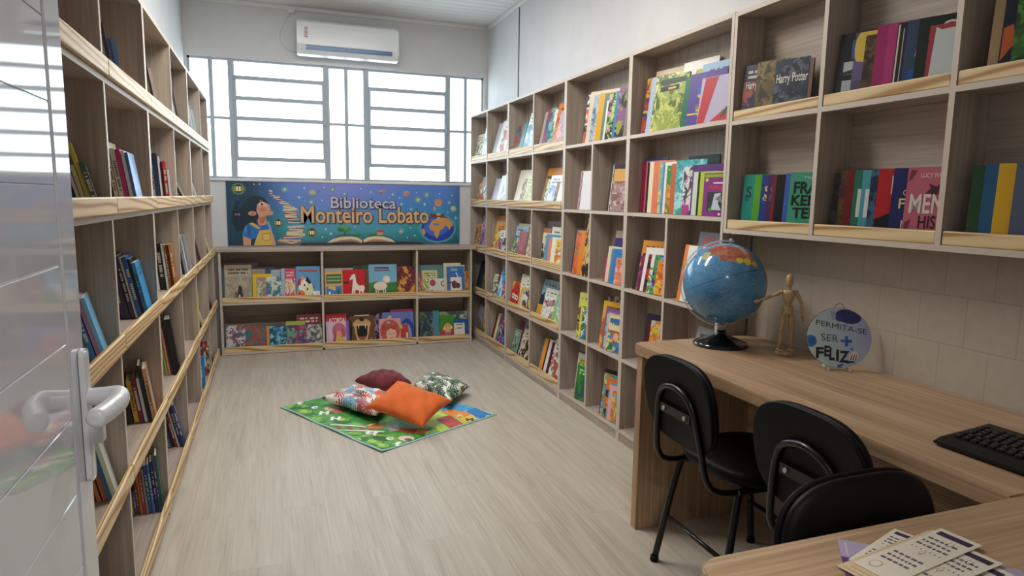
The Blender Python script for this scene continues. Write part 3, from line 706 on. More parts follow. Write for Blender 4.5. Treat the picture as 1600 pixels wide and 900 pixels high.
def rug_mat():
    m, nt, b = newmat('printed_foam'); N = NT(nt); tc = N.n('ShaderNodeTexCoord'); sp = N.n('ShaderNodeSeparateXYZ'); N.l(tc.outputs['Object'], sp.inputs[0])
    x, y = sp.outputs[0], sp.outputs[1]
    n = N.noise(tc.outputs['Object'], 9, 3, .6, .5); n2 = N.noise(tc.outputs['Object'], 26, 3, .6, .5)
    g = N.ramp(N.math('ADD', N.math('MULTIPLY', n, .7), N.math('MULTIPLY', n2, .3)), (.38, srgb('2f7a3e')), (.5, srgb('4a9a48')), (.6, srgb('7fb54c')))
    lime = N.ramp(n2, (.4, srgb('a8c94e')), (.6, srgb('bcd85e')))
    xx = N.math('ADD', x, N.math('MULTIPLY', N.math('SUBTRACT', n, .5), .12)); yy = N.math('ADD', y, N.math('MULTIPLY', N.math('SUBTRACT', n, .5), .12))
    c = N.mix(N.math('GREATER_THAN', yy, LY*.50), g, lime)
    blue = N.ramp(n2, (.4, srgb('3b8fd0')), (.55, srgb('64b4e4')), (.7, srgb('a9d8f0')))
    c = N.mix(N.math('GREATER_THAN', yy, LY*.78), c, blue)
    sand = N.ramp(n2, (.4, srgb('d9c98e')), (.6, srgb('e8a86a')))
    c = N.mix(N.math('MULTIPLY', N.math('GREATER_THAN', yy, LY*.6), N.math('LESS_THAN', xx, LX*.5)), c, sand)
    e = N.math('MINIMUM', N.math('MINIMUM', x, N.math('SUBTRACT', LX, x)), N.math('MINIMUM', y, N.math('SUBTRACT', LY, y)))
    c = N.mix(N.math('LESS_THAN', e, .012), c, srgb('9fd0cc'))
    N.l(c, b.inputs['Base Color']); b.inputs['Roughness'].default_value = .42
    return m
grid_sheet(0, LX, 0, LY, 54, 44, rugz, .006).build('foam_sheet', rug_mat(), mat_o, recalc=True)
def rpt(u, v):
    p = onz(u, v, .008)-RA; return p.dot(ux), p.dot(vy_)
def zpx(zx, zy): return rpt(420+zx/4.2105, 560+zy/4.2125)
_rl = [0]
def rug_shapes(name, items):
    mb = MB(); mats = []; idx = {}
    for col, kind, p in items:
        if col not in idx: idx[col] = len(mats); mats.append(flat(col, .42))
        _rl[0] += 1; dz = .0010+_rl[0]*.00002
        if kind == 'e':
            cx, cy = zpx(p[0], p[1]); q = [(cx+p[2]*math.cos(k*PI/9), cy+p[3]*math.sin(k*PI/9)) for k in range(18)]
        elif kind == 'q': q = [zpx(*a) for a in p]
        elif kind == 't':
            cx, cy = zpx(p[0], p[1]); s, sz, an = p[2], p[3], p[4]
            vs, fs, a, b_, c, d = text_geo(s, .06); ca, sa = math.cos(an), math.sin(an); V = {}
            for f in fs:
                qq = []
                for i in f:
                    if i not in V:
                        tx, ty = (vs[i][0]-(a+b_)/2)*sz, (vs[i][1]-(c+d)/2)*sz; X, Y = cx+tx*ca-ty*sa, cy+tx*sa+ty*ca
                        V[i] = mb.bm.verts.new((X, Y, rugz(X, Y)+dz))
                    qq.append(V[i])
                try: mb.bm.faces.new(qq).material_index = idx[col]
                except ValueError: pass
            continue
        q = [(min(max(a, .014), LX-.014), min(max(b_, .014), LY-.014)) for a, b_ in q]
        ar = sum(q[i][0]*q[(i+1) % len(q)][1]-q[(i+1) % len(q)][0]*q[i][1] for i in range(len(q)))
        if ar < 0: q = q[::-1]
        mb.poly([(a, b_, rugz(a, b_)+dz) for a, b_ in q], idx[col])
    return mb.build(name, mats, mat_o, recalc=False)
items = []
for x, y, r in ((130, 318, .06), (235, 352, .055), (225, 318, .04), (318, 402, .05), (480, 405, .05), (560, 505, .055), (600, 530, .05), (690, 545, .055), (745, 575, .045), (740, 515, .05), (640, 515, .035)):
    items += [('2c6d38', 'e', (x, y+6, r*1.1, r*.95)), ('7fb83f', 'e', (x, y, r, r*.8)), ('a9d052', 'e', (x-6, y-4, r*.6, r*.45))]
items += [('efe9dc', 'q', [(405, 436), (450, 432), (640, 443), (640, 450), (450, 441), (405, 444)]), ('efe9dc', 'q', [(440, 478), (640, 470), (760, 476), (760, 483), (640, 478), (440, 486)])]
for x in (430, 505, 585): items.append(('8a5a44', 'q', [(x, 442), (x+28, 443), (x+60, 472), (x+28, 476)]))
items += [('d98b4a', 'e', (700, 442, .055, .05)), ('f2e7c0', 'e', (700, 440, .045, .038)), ('e8c63c', 'e', (705, 440, .025, .022)),
          ('b9b7bd', 'q', [(770, 440), (840, 430), (870, 470), (800, 478)]), ('c8503c', 'q', [(860, 450), (980, 462), (960, 492), (850, 476)]), ('e8c63c', 'q', [(980, 462), (1060, 478), (1040, 500), (960, 492)]),
          ('e9d5c0', 'e', (905, 525, .05, .04)), ('c89a84', 'e', (905, 522, .03, .025)), ('6d5a58', 'e', (920, 535, .03, .018)),
          ('e9d5c0', 'e', (415, 330, .05, .045)), ('c87f74', 'e', (450, 350, .04, .03)),
          ('c0453e', 'q', [(1100, 395), (1190, 370), (1310, 440), (1215, 466)]), ('efe2c4', 'e', (1210, 425, .065, .03)), ('d0523f', 'e', (1210, 425, .052, .02)),
          ('e8913c', 'q', [(1130, 345), (1215, 335), (1330, 362), (1260, 392), (1190, 372)]),
          ('f0b93a', 'q', [(1255, 395), (1330, 365), (1405, 410), (1345, 440)]),
          ('4aa3d8', 'q', [(1190, 320), (1260, 300), (1320, 330), (1250, 346)]), ('b04a4a', 'e', (1250, 322, .03, .03)),
          ('2f7fc6', 'q', [(1300, 345), (1370, 325), (1500, 380), (1420, 405)]), ('d6e6ea', 'e', (1430, 378, .03, .025)), ('2b2f3a', 'e', (1425, 388, .02, .016)),
          ('d9d7a0', 'q', [(1265, 290), (1300, 283), (1510, 365), (1490, 375)]), ('4aa3d8', 'q', [(1030, 500), (1110, 490), (1125, 505), (1050, 525)])]
a0 = math.atan2(0, 1)
for ch, x, y in (('t', 205, 295), ('c', 300, 325), ('H', 365, 360), ('H', 440, 395), ('f', 700, 492), ('c', 795, 525), ('f', 850, 562), ('t', 655, 488)):
    items.append(('f4f3ee', 't', (x, y, ch, .085, PI*.28)))
items.append(('1f5a4a', 't', (1322, 402, 'M', .065, PI*.30)))
items.append(('c8e0a0', 't', (1255, 375, 'A', .06, PI*.3)))
rug_shapes('printed_picture', items)

# ------------------------------------------------------------------ pillows on the mat
def leaf_mat(name, ground, pal, scale, n=15.0, rough=.8):
    m, nt, b = newmat(name); N = NT(nt); uv = N.n('ShaderNodeUVMap')
    col = srgb(ground)
    for lay, off in enumerate(((0, 0, 0), (.37, .61, 0))):
        uvo = N.mapping(uv.outputs[0], (1, 1, 1), off)
        vo = N.n('ShaderNodeTexVoronoi', feature='F1'); vo.voronoi_dimensions = '2D'; vo.inputs['Scale'].default_value = scale; vo.inputs['Randomness'].default_value = .8
        N.l(uvo, vo.inputs['Vector'])
        sb = N.n('ShaderNodeVectorMath', operation='SUBTRACT'); N.l(uvo, sb.inputs[0]); N.l(vo.outputs['Position'], sb.inputs[1])
        sp = N.n('ShaderNodeSeparateXYZ'); N.l(sb.outputs[0], sp.inputs[0])
        sc = N.n('ShaderNodeSeparateColor'); N.l(vo.outputs['Color'], sc.inputs[0])
        an = N.math('ADD', N.math('ARCTAN2', sp.outputs[1], sp.outputs[0]), N.math('MULTIPLY', sc.outputs[0], 6.28))
        d = vo.outputs['Distance']
        fr = N.math('SINE', N.math('MULTIPLY', N.math('ADD', an, N.math('MULTIPLY', d, .6)), n))
        rib = N.math('GREATER_THAN', fr, N.math('SUBTRACT', N.math('MULTIPLY', d, 2.2), 1.2))
        half = N.math('GREATER_THAN', N.math('COSINE', an), -.86)
        rad = N.math('LESS_THAN', d, N.math('ADD', .50, N.math('MULTIPLY', N.math('COSINE', an), .25)))
        msk = N.math('MULTIPLY', N.math('MULTIPLY', rib, half), rad)
        r_ = N.n('ShaderNodeValToRGB'); r_.color_ramp.interpolation = 'CONSTANT'; e = r_.color_ramp.elements
        pl_ = pal[lay:]+pal[:lay]
        while len(e) < len(pl_): e.new(.5)
        for i, (el, c) in enumerate(zip(e, pl_)): el.position = i/len(pl_); el.color = srgb(c)
        N.l(sc.outputs[1], r_.inputs[0])
        col = N.mix(msk, col, r_.outputs[0])
    N.l(col, b.inputs['Base Color']); b.inputs['Roughness'].default_value = rough
    return m
def cloth_mat(name, c):
    m, nt, b = newmat(name); N = NT(nt); tc = N.n('ShaderNodeTexCoord')
    n = N.noise(tc.outputs['Object'], 400, 2); n2 = N.noise(tc.outputs['Object'], 14, 3, .6)
    N.l(N.ramp(n2, (.3, srgb(tuple(int(x*.93) for x in c))), (.7, srgb(c))), b.inputs['Base Color']); b.inputs['Roughness'].default_value = .85
    b.inputs['Sheen Weight'].default_value = .15
    N.bump(N.math('ADD', N.math('MULTIPLY', n, .3), n2), b, .25, .006)
    return m
def pillow(label, corners, puff, mat, piping=None, seed=0, droop=0.0):
    """corners: four points in order; the cushion swells along the sheet's normal"""
    P = [Vector(c) for c in corners]; c0 = sum(P, Vector())/4
    rnd = random.Random(seed); ph = [rnd.uniform(0, 6) for _ in range(6)]
    nrm = ((P[1]-P[0]).cross(P[3]-P[0])+(P[3]-P[2]).cross(P[1]-P[2])).normalized()
    if nrm.z < 0: nrm = -nrm
    n = 36
    mb = MB(); uvl = mb.bm.loops.layers.uv.new('UVMap')
    def pt(i, j, sgn):
        a, b_ = -1+2*i/n, -1+2*j/n
        ea, eb = 1-abs(a)**2.2, 1-abs(b_)**2.2
        aa = a*(1-.085*(1-b_*b_)); bb = b_*(1-.085*(1-a*a))
        s, t = (aa+1)/2, (bb+1)/2
        base = P[0]*(1-s)*(1-t)+P[1]*s*(1-t)+P[2]*s*t+P[3]*(1-s)*t
        h = (max(ea, 0)*max(eb, 0))**.42
        wr = .006*math.sin(a*5+ph[0])*math.sin(b_*4+ph[1])+.004*math.sin(a*11+b_*7+ph[2])
        return base-c0+nrm*(sgn*(puff*h*(1.0 if sgn > 0 else .75)+wr*h)-droop*(a*a*b_*b_))
    tops = [[mb.bm.verts.new(pt(i, j, 1)) for j in range(n+1)] for i in range(n+1)]
    bots = [[tops[i][j] if i in (0, n) or j in (0, n) else mb.bm.verts.new(pt(i, j, -1)) for j in range(n+1)] for i in range(n+1)]
    for g_, fl in ((tops, False), (bots, True)):
        for i in range(n):
            for j in range(n):
                q = [(i, j), (i+1, j), (i+1, j+1), (i, j+1)]
                if fl: q = q[::-1]
                f = mb.bm.faces.new([g_[a][b_] for a, b_ in q]); f.smooth = True
                for lp, (a, b_) in zip(f.loops, q): lp[uvl].uv = (a/n, b_/n)
    o = thing('cushion', label, 'cushion', c0, 0, 'cushions heaped on the play mat')
    mb.build('cushion_cover', mat, o, recalc=False)
    if piping:
        rim = [pt(i, 0, 1) for i in range(n)]+[pt(n, j, 1) for j in range(n)]+[pt(i, n, 1) for i in range(n, 0, -1)]+[pt(0, j, 1) for j in range(n, 0, -1)]
        MB().tube(rim, .0035, 6, closed=True).build('seam', piping, o)
    return o
def Q(*l): return [onz(u, v, z) for u, v, z in l]
pillow('burgundy red cushion lying at the back of the heap on play mat', Q((553, 595, .078), (596, 606, .078), (644, 599, .080), (610, 582, .078)), .07, cloth_mat('burgundy_cloth', (112, 28, 42)), seed=1)
pillow('white cushion printed with multicoloured palm leaves, front left of heap', Q((501, 622, .066), (588, 650, .058), (626, 622, .058), (553, 603, .068)), .06, leaf_mat('tropical_print', 'e9e4dc', ['c2452f', '2f3a44', 'd9773f', '5a9fc0', 'a8323c', '3a3a40', 'd2603a', 'a82c3c'], 3.6, 17.0), seed=2)
pillow('white cushion printed with dark green palm leaves, at right of heap', Q((646, 602, .062), (702, 631, .060), (735, 604, .062), (670, 582, .07)), .06, leaf_mat('green_palm_print', 'e8e8de', ['24452c', '2c5233', '1d3a26', '35603c'], 3.6, 19.0), seed=3)
pillow('bright orange cushion lying on top of the heap on play mat', Q((571, 636, .118), (661, 668, .056), (706, 626, .125), (621, 595, .215)), .062, cloth_mat('orange_cloth', (222, 104, 34)), flat('b8862f' if 0 else 'b5561c', .8), seed=4)

# ------------------------------------------------------------------ desks
DZ = .776
def slab(pts, z0, z1, bev=.003):
    mb = MB(); mb.prism([(x, y, z0) for x, y in pts], (0, 0, z1-z0))
    es = [e for e in mb.bm.edges if abs(e.verts[0].co.z-e.verts[1].co.z) < 1e-6]
    bmesh.ops.bevel(mb.bm, geom=es, offset=bev, segments=2, affect='EDGES'); return mb
def arc(cx, cy, r, a0, a1, n=6): return [(cx+r*math.cos(a0+(a1-a0)*k/n), cy+r*math.sin(a0+(a1-a0)*k/n)) for k in range(n+1)]
DFX, DFY = 1.366, 2.322
dk = thing('desk', 'long oak desk along the tiled wall, holding globe and keyboard', 'desk', (1.66, 1.6, 0))
def kpart(o, mb, name, mat): mb.bm.transform(Matrix.Translation(-Vector(o.location))); return mb.build(name, mat, o)
pts = [(WR-.008, .842)]+[(WR-.008, DFY)]+arc(DFX+.035, DFY-.035, .035, PI/2, PI)+[(DFX, .842)]
kpart(dk, slab(pts, DZ-.040, DZ), 'desktop', DESKW['y'])
kpart(dk, MB().box(DFX+.008, WR-.012, DFY-.068, DFY-.028, 0, DZ-.041, bev=.002), 'end_panel', DESKW['z'])
kpart(dk, MB().box(WR-.060, WR-.042, .86, DFY-.069, .30, DZ-.041), 'back_panel', DESKW['y'])
kpart(dk, MB().box(WR-.20, WR-.012, 0.845, .885, 0, DZ-.041), 'end_panel', DESKW['z'])
d2 = thing('desk', 'oak desk in the foreground corner carrying loose printed papers', 'desk', (1.2, .58, 0))
FX, FY = .618, .838
pts = arc(FX+.04, FY-.04, .04, PI, PI/2)+[(WR-.008, FY)]+[(WR-.008, .33)]+[(FX, .33)]
kpart(d2, slab(pts, DZ-.040, DZ), 'desktop', DESKW['x'])
kpart(d2, MB().box(FX+.04, FX+.08, .35, FY-.03, 0, DZ-.041, bev=.002), 'end_panel', DESKW['z'])
kpart(d2, MB().box(FX+.09, WR-.2, .345, .363, .30, DZ-.041), 'modesty_panel', DESKW['x'])

# ------------------------------------------------------------------ chairs
BLK = flat('070708', .5, .2, name='black_vinyl'); BLKP = flat('080809', .55, .2, name='black_plastic'); TUBE = flat('060607', .3, .5, name='black_painted_tube')
BOLT = flat('b8b8b4', .3, .5, .8, name='bolt_steel')
def sup(a, b_, n, k, e): # superellipse point
    t = 2*PI*k/n; c, s = math.cos(t), math.sin(t)
    return a*abs(c)**(2/e)*(1 if c >= 0 else -1), b_*abs(s)**(2/e)*(1 if s >= 0 else -1)
def cushion_shape(a, b_, th, e, n=48, m=8, dome=.012, curve=None):
    """rounded pad: outline superellipse, thickness along +z, both faces domed"""
    mb = MB(); rings = []
    prof = []
    for k in range(m+1):
        t = -PI/2+PI*k/m; prof.append((1-.5*th/min(a, b_)*(1-math.cos(t)), th/2*math.sin(t)))
    prof = [(.0, -th/2)]+[(prof[0][0]*.55, -th/2)]+prof+[(prof[-1][0]*.72, th/2+dome*.8), (prof[-1][0]*.4, th/2+dome), (.0, th/2+dome*1.05)]
    for s, z in prof:
        if s == 0: rings.append([mb.bm.verts.new((0, 0, z))])
        else:
            r_ = []
            for k in range(n):
                x, y = sup(a*s, b_*s, n, k, e); r_.append(mb.bm.verts.new((x, y, z)))
            rings.append(r_)
    for A, B in zip(rings[:-1], rings[1:]):
        for k in range(n):
            k2 = (k+1) % n
            if len(A) == 1: f = mb.bm.faces.new((A[0], B[k2], B[k]))
            elif len(B) == 1: f = mb.bm.faces.new((A[k], A[k2], B[0]))
            else: f = mb.bm.faces.new((A[k], A[k2], B[k2], B[k]))
            f.smooth = True
    if curve:
        for v in mb.bm.verts: v.co = curve(v.co)
    return mb
def bez(pts, n=24):
    """Catmull-Rom through points"""
    P = [Vector(p) for p in pts]; P = [2*P[0]-P[1]]+P+[2*P[-1]-P[-2]]; out = []
    for i in range(1, len(P)-2):
        for k in range(n if i == len(P)-3 else n):
            t = k/n
            out.append(.5*((2*P[i])+(P[i+1]-P[i-1])*t+(2*P[i-1]-5*P[i]+4*P[i+1]-P[i+2])*t*t+(3*P[i]-P[i-1]-3*P[i+1]+P[i+2])*t**3))
    out.append(P[-2]); return out
def make_chair(label, loc, rz):
    """local: sits facing +Y, feet on z = 0"""
    o = thing('chair', label, 'chair', loc, rz, 'black upholstered chairs at the desks')
    seat = cushion_shape(.205, .20, .050, 3.2, dome=.012, curve=lambda c: Vector((c.x, c.y, c.z-.02*max(0, (c.y-.08)/.12)**2*.6)))
    seat.bm.transform(Matrix.Translation((0, .02, .452))); seat.build('seat', BLK, o)
    # backrest: rounded panel, wider on top, slightly dished, leaning back
    def bc(c):
        w_ = 1-.05*(c.y < 0)*(-c.y/.15)
        return Vector((c.x*w_, c.y, c.z-.30*c.x*c.x))
    RT = Matrix.Translation((0, -.262, .682)) @ Matrix.Rotation(PI/2+math.radians(9), 4, 'X')
    # local z of the pad -> -Y after rotation, so turn it to face +Y
    RT = Matrix.Translation((0, -.262, .682)) @ Matrix.Rotation(math.radians(9), 4, 'X') @ Matrix.Rotation(PI/2, 4, 'X') @ Matrix.Rotation(PI, 4, 'Y')
    bk = cushion_shape(.192, .152, .030, 3.1, dome=.010, curve=bc); bk.bm.transform(RT); bk.build('backrest', BLK, o)
    sh = cushion_shape(.195, .155, .012, 3.1, dome=0, curve=lambda c: bc(c)+Vector((0, 0, -.018))); sh.bm.transform(RT); sh.build('backrest_shell', BLKP, o)
    # arched tube behind the backrest, running down and forward under the seat
    ar = [(-.155, .12, .412), (-.155, -.10, .412), (-.150, -.215, .420), (-.142, -.262, .462), (-.128, -.279, .56)]
    top = [(-.105, -.293, .66), (-.072, -.301, .715), (0, -.305, .737), (.072, -.301, .715), (.105, -.293, .66)]
    path = ar+top+[(-x, y, z) for x, y, z in ar[::-1]]
    MB().tube(bez(path, 8), .0105, 12).build('back_frame', TUBE, o)
    bb = MB().box(-.085, .085, -.298, -.292, .632, .662).build('back_bracket', TUBE, o)
    for x in (-.06, .06): MB().tube([(x, -.304, .647), (x, -.297, .647)], .007, 10).build('bolt', BOLT, o)
    for sx_ in (-1, 1):
        MB().tube(bez([(sx_*.12, -.06, .416), (sx_*.15, -.125, .408), (sx_*.165, -.155, .375), (sx_*.193, -.222, .012)], 8), .0125, 12).build('leg', TUBE, o)
        MB().tube(bez([(sx_*.12, .06, .416), (sx_*.15, .13, .408), (sx_*.165, .165, .375), (sx_*.193, .222, .012)], 8), .0125, 12).build('leg', TUBE, o)
        for sy_ in (-1, 1): MB().lathe([(0, 0), (.0155, 0), (.0165, .006), (.0145, .022), (0, .022)], 14, (sx_*.1935, sy_*.2225, 0)).build('leg_cap', BLKP, o)
    for sy_ in (-1, 1): MB().tube([(-.178, sy_*.190, .185), (.178, sy_*.190, .185)], .0085, 10).build('stretcher', TUBE, o)
    MB().box(-.16, .16, -.07, -.045, .408, .424).box(-.16, .16, .045, .07, .408, .424).build('seat_support', TUBE, o)
    return o
make_chair('black chair at the desk end below the globe, whole back visible', (1.545, 1.83, 0), -PI/2)
make_chair('black chair in the middle of desk, hidden below by the front chair', (1.56, 1.27, 0), -PI/2)
make_chair('black chair facing the camera behind foreground desk, only backrest pad showing', (1.060, .632, 0), PI)

# ------------------------------------------------------------------ globe
GK = .952
gdir = ray(1132, 443)
gc = CP+gdir*(2.785*GK); GR = 63/CF*2.785*GK*1.0
gb = Vector((gc.x-.004, gc.y-.002, DZ))
gl_o = thing('globe', 'blue terrestrial globe on black round base standing on the desk', 'globe', gb)
def globe_mat():
    m, nt, b = newmat('printed_globe'); N = NT(nt); tc = N.n('ShaderNodeTexCoord'); P = tc.outputs['Object']
    nz = N.noise(P, 14, 4, .6); nz2 = N.noise(P, 40, 3, .6)
    ocean = N.ramp(nz, (.35, srgb('4a86b6')), (.65, srgb('6298c4')))
    nv = N.n('ShaderNodeVectorMath', operation='NORMALIZE'); N.l(P, nv.inputs[0])
    def blob(d, cut, wob=.35):
        d = Vector(d).normalized()
        dt = N.n('ShaderNodeVectorMath', operation='DOT_PRODUCT'); N.l(nv.outputs[0], dt.inputs[0]); dt.inputs[1].default_value = d
        return N.math('GREATER_THAN', N.math('ADD', dt.outputs[1], N.math('MULTIPLY', N.math('SUBTRACT', nz, .5), wob)), cut)
    vd = -gdir.normalized(); R3, U3 = AR, AU
    def dirpx(u, v):
        x, y = (u-1132)/63, (443-v)/63; z = math.sqrt(max(.02, 1-x*x-y*y)); return R3*x+U3*y+vd*z
    col = ocean
    land = N.math('MAXIMUM', N.math('MAXIMUM', blob(dirpx(1138, 397), .955, .14), blob(dirpx(1156, 403), .955, .14)), N.math('MAXIMUM', blob(dirpx(1120, 390), .975, .1), blob(dirpx(1193, 436), .93, .14)))
    lc = N.ramp(nz2, (.38, srgb('9c4f48')), (.5, srgb('ad6450')), (.62, srgb('b8805c')))
    col = N.mix(land, col, lc)
    yl = N.math('MAXIMUM', blob(dirpx(1162, 415), .996, .03), N.math('MAXIMUM', blob(dirpx(1171, 419), .997, .02), blob(dirpx(1153, 412), .997, .02)))
    col = N.mix(yl, col, srgb('d9c04a'))
    yl2 = N.math('MAXIMUM', blob(dirpx(1103, 396), .993, .08), blob(-dirpx(1140, 440), .5)); col = N.mix(yl2, col, srgb('c2b67a'))
    # the globe's axis leans; graticule and fine print follow it
    ax = (U3*.93+R3*-.28+vd*-.2).normalized()
    dt = N.n('ShaderNodeVectorMath', operation='DOT_PRODUCT'); N.l(nv.outputs[0], dt.inputs[0]); dt.inputs[1].default_value = ax
    eq = N.math('LESS_THAN', N.math('ABSOLUTE', N.math('ADD', dt.outputs[1], -.02)), .007)
    rows = N.math('LESS_THAN', N.math('ABSOLUTE', N.math('SUBTRACT', N.math('FRACT', N.math('MULTIPLY', dt.outputs[1], 19.0)), .5)), .16)
    ts = N.noise(P, 95, 2, .6); ts2 = N.noise(P, 10, 2, .5)
    pr = N.math('MULTIPLY', N.math('MULTIPLY', rows, N.math('GREATER_THAN', ts, .51)), N.math('GREATER_THAN', ts2, .44))
    col = N.mix(N.math('MULTIPLY', N.math('MAXIMUM', eq, N.math('MULTIPLY', pr, .8)), .8), col, srgb('1f3d5c'))
    N.l(col, b.inputs['Base Color']); b.inputs['Roughness'].default_value = .14; b.inputs['Specular IOR Level'].default_value = .6
    return m
mb = MB(); bmesh.ops.create_uvsphere(mb.bm, u_segments=64, v_segments=40, radius=GR)
mb.build('sphere', globe_mat(), gl_o, smooth=True, loc=gc-gb)
def clear_mat(name, tint=(.93, .95, .97, 1), a=.55):
    m, nt, b = newmat(name); N = NT(nt)
    out = nt.nodes['Material Output']; tr = N.n('ShaderNodeBsdfTransparent'); tr.inputs[0].default_value = tint
    mx = N.n('ShaderNodeMixShader'); b.inputs['Base Color'].default_value = (.85, .87, .9, 1); b.inputs['Roughness'].default_value = .08
    fz = N.n('ShaderNodeFresnel'); fz.inputs[0].default_value = 1.45
    N.l(N.math('ADD', N.math('MULTIPLY', fz.outputs[0], .8), 1-a-.3), mx.inputs[0]); N.l(tr.outputs[0], mx.inputs[1]); N.l(b.outputs[0], mx.inputs[2]); N.l(mx.outputs[0], out.inputs[0])
    return m
CLEAR = clear_mat('clear_plastic', a=.40)
vd = -gdir.normalized()
ring = MB(); segs = 40; prev = None
R1, R2, hw = GR+.006, GR+.0125, .009
Ax = (AR*.16+AU*1.0).normalized(); Ay = (AR*-1.0+AU*.16-vd*.25); Ay = (Ay-Ax*Ay.dot(Ax)).normalized(); An = Ax.cross(Ay)
for k in range(segs+1):
    t = math.radians(-4+188*k/segs)
    d = Ax*math.cos(t)+Ay*math.sin(t)
    q = [ring.bm.verts.new(gc-gb+d*R1+An*hw), ring.bm.verts.new(gc-gb+d*R2+An*hw), ring.bm.verts.new(gc-gb+d*R2-An*hw), ring.bm.verts.new(gc-gb+d*R1-An*hw)]
    if prev:
        for i in range(4): ring.bm.faces.new((prev[i], prev[(i+1) % 4], q[(i+1) % 4], q[i]))
    else: ring.bm.faces.new(q)
    prev = q
ring.bm.faces.new(prev[::-1])
ring.build('meridian', CLEAR, gl_o)
MB().tube([gc-gb+Ax*(GR-.002), gc-gb+Ax*(GR+.02)], .008, 12).build('pivot', CLEAR, gl_o)
zb = gc.z-GR-.014-DZ
MB().lathe([(0, 0), (.100, 0), (.108, .003), (.108, .008), (.098, .016), (.06, .030), (.028, .042), (.020, .052), (.0185, zb-.012), (.0, zb-.012)], 48).build('base', flat('0a0a0c', .14, .6, name='black_gloss_plastic'), gl_o)
MB().lathe([(0, zb-.012), (.011, zb-.012), (.011, zb+.002), (.018, zb+.004), (.018, zb+.009), (0, zb+.009)], 20).build('neck', CLEAR, gl_o)

# ------------------------------------------------------------------ wooden artist's mannequin
MP = onz(1222, 551, DZ); ms = .315/.33
mq = thing('mannequin', 'small jointed wooden artist mannequin pointing its arm at the globe', 'mannequin', (MP.x-.010, MP.y-.024, DZ), math.atan2(AR.y, AR.x))
MW = wood('mannequin_beech', 'cfb28a', 'c2a47a', 'b09065', 'z', .4)
def mpart(mb, name): mb.bm.transform(Matrix.Scale(ms, 4)); return mb.build(name, MW, mq)
mpart(MB().lathe([(0, 0), (.034, 0), (.035, .002), (.035, .012), (.033, .014), (0, .014)], 36), 'base')
mpart(MB().tube([(0, .012, .014), (0, .012, .16)], .0015, 8), 'rod')
def limb(a, b_, r0, r1, name, bulge=1.15):
    a, b_ = Vector(a), Vector(b_); P = [a.lerp(b_, t) for t in (0, .06, .3, .6, .94, 1)]
    return mpart(MB().tube(P, .005, 14, rs=[r0*.5, r0*.95, max(r0, r1)*bulge, (r0*.4+r1*.6)*bulge, r1*.95, r1*.5]), name)
def ball(p, r, name): return mpart(MB().lathe([(r*math.sin(PI*k/10), -r*math.cos(PI*k/10)) for k in range(11)], 16, p), name)
for sx_, fx in ((-1, -.020), (1, .016)):
    hip = Vector((sx_*.0145, 0, .165)); knee = Vector((fx*1.15, -.003, .092)); ank = Vector((fx*1.3, 0, .026))
    limb(hip, knee, .0105, .0075, 'thigh'); ball(knee, .0068, 'knee_joint'); limb(knee, ank, .0078, .0055, 'calf'); ball(ank, .0055, 'ankle_joint')
    ft = MB(); ft.box(ank.x-.0075, ank.x+.0075, -.026, .010, .014, .024, bev=.004); mpart(ft, 'foot')
hp = MB().lathe([(0, .158), (.012, .158), (.021, .166), (.0225, .178), (.020, .190), (.016, .196), (0, .197)], 24, sy=.72); mpart(hp, 'pelvis')
ball((0, 0, .203), .012, 'waist_joint')
mpart(MB().lathe([(0, .208), (.014, .208), (.019, .216), (.024, .232), (.027, .247), (.024, .256), (.012, .260), (0, .260)], 24, sy=.68), 'chest')
mpart(MB().lathe([(0, .258), (.0065, .258), (.006, .272), (0, .272)], 16), 'neck')
mpart(MB().lathe([(0, .268), (.006, .269), (.0115, .278), (.0135, .294), (.0135, .306), (.010, .317), (.004, .322), (0, .3225)], 24, sy=1.05), 'head')
sh1, el1, wr1, ha1 = Vector((-.030, 0, .250)), Vector((-.074, -.004, .232)), Vector((-.118, -.012, .217)), Vector((-.143, -.016, .213))
sh2, el2, wr2, ha2 = Vector((.030, 0, .250)), Vector((.052, -.004, .206)), Vector((.055, -.010, .160)), Vector((.058, -.016, .138))
for s, e, w_, h_ in ((sh1, el1, wr1, ha1), (sh2, el2, wr2, ha2)):
    ball(s, .0082, 'shoulder_joint'); limb(s, e, .0072, .006, 'upper_arm'); ball(e, .0055, 'elbow_joint'); limb(e, w_, .0062, .0045, 'forearm'); limb(w_, h_, .0045, .0035, 'hand', 1.5)

# ------------------------------------------------------------------ round plaque on its clear easel
pd = 47/CF; base_d = (Vector((1.80, 1.745, 0))-Vector((CP.x, CP.y, 0)))
pc = CP+ray(1310.5, 528)*((Vector((1.800, 1.755, 0)).dot(Vector((AF.x, AF.y, 0)).normalized()))/Vector((ray(1310.5, 528).x, ray(1310.5, 528).y, 0)).dot(Vector((AF.x, AF.y, 0)).normalized()))
PR = 47.0/CF*(pc-CP).dot(AF)
az = math.atan2(AR.y, AR.x)+math.radians(-12)   # direction of the plaque's width
pq = thing('plaque', 'round pale blue plaque with Portuguese lettering on desk', 'plaque', pc, az)
tilt = Matrix.Rotation(math.radians(-10), 4, 'X')
def qpart(mb, name, mats, recalc=True): mb.bm.transform(tilt); return mb.build(name, mats, pq, recalc=recalc)
def plaque_face():
    m, nt, b = newmat('plaque_face'); N = NT(nt); tc = N.n('ShaderNodeTexCoord'); sp = N.n('ShaderNodeSeparateXYZ'); N.l(tc.outputs['Object'], sp.inputs[0])
    f = N.math('ADD', N.math('MULTIPLY', sp.outputs[0], 3.6), N.math('MULTIPLY', sp.outputs[2], .6))
    N.l(N.ramp(N.math('ADD', f, .5), (.15, srgb('c9e0df')), (.5, srgb('bccfe6')), (.9, srgb('a9b4df'))), b.inputs['Base Color']); b.inputs['Roughness'].default_value = .3
    return m
n = 64
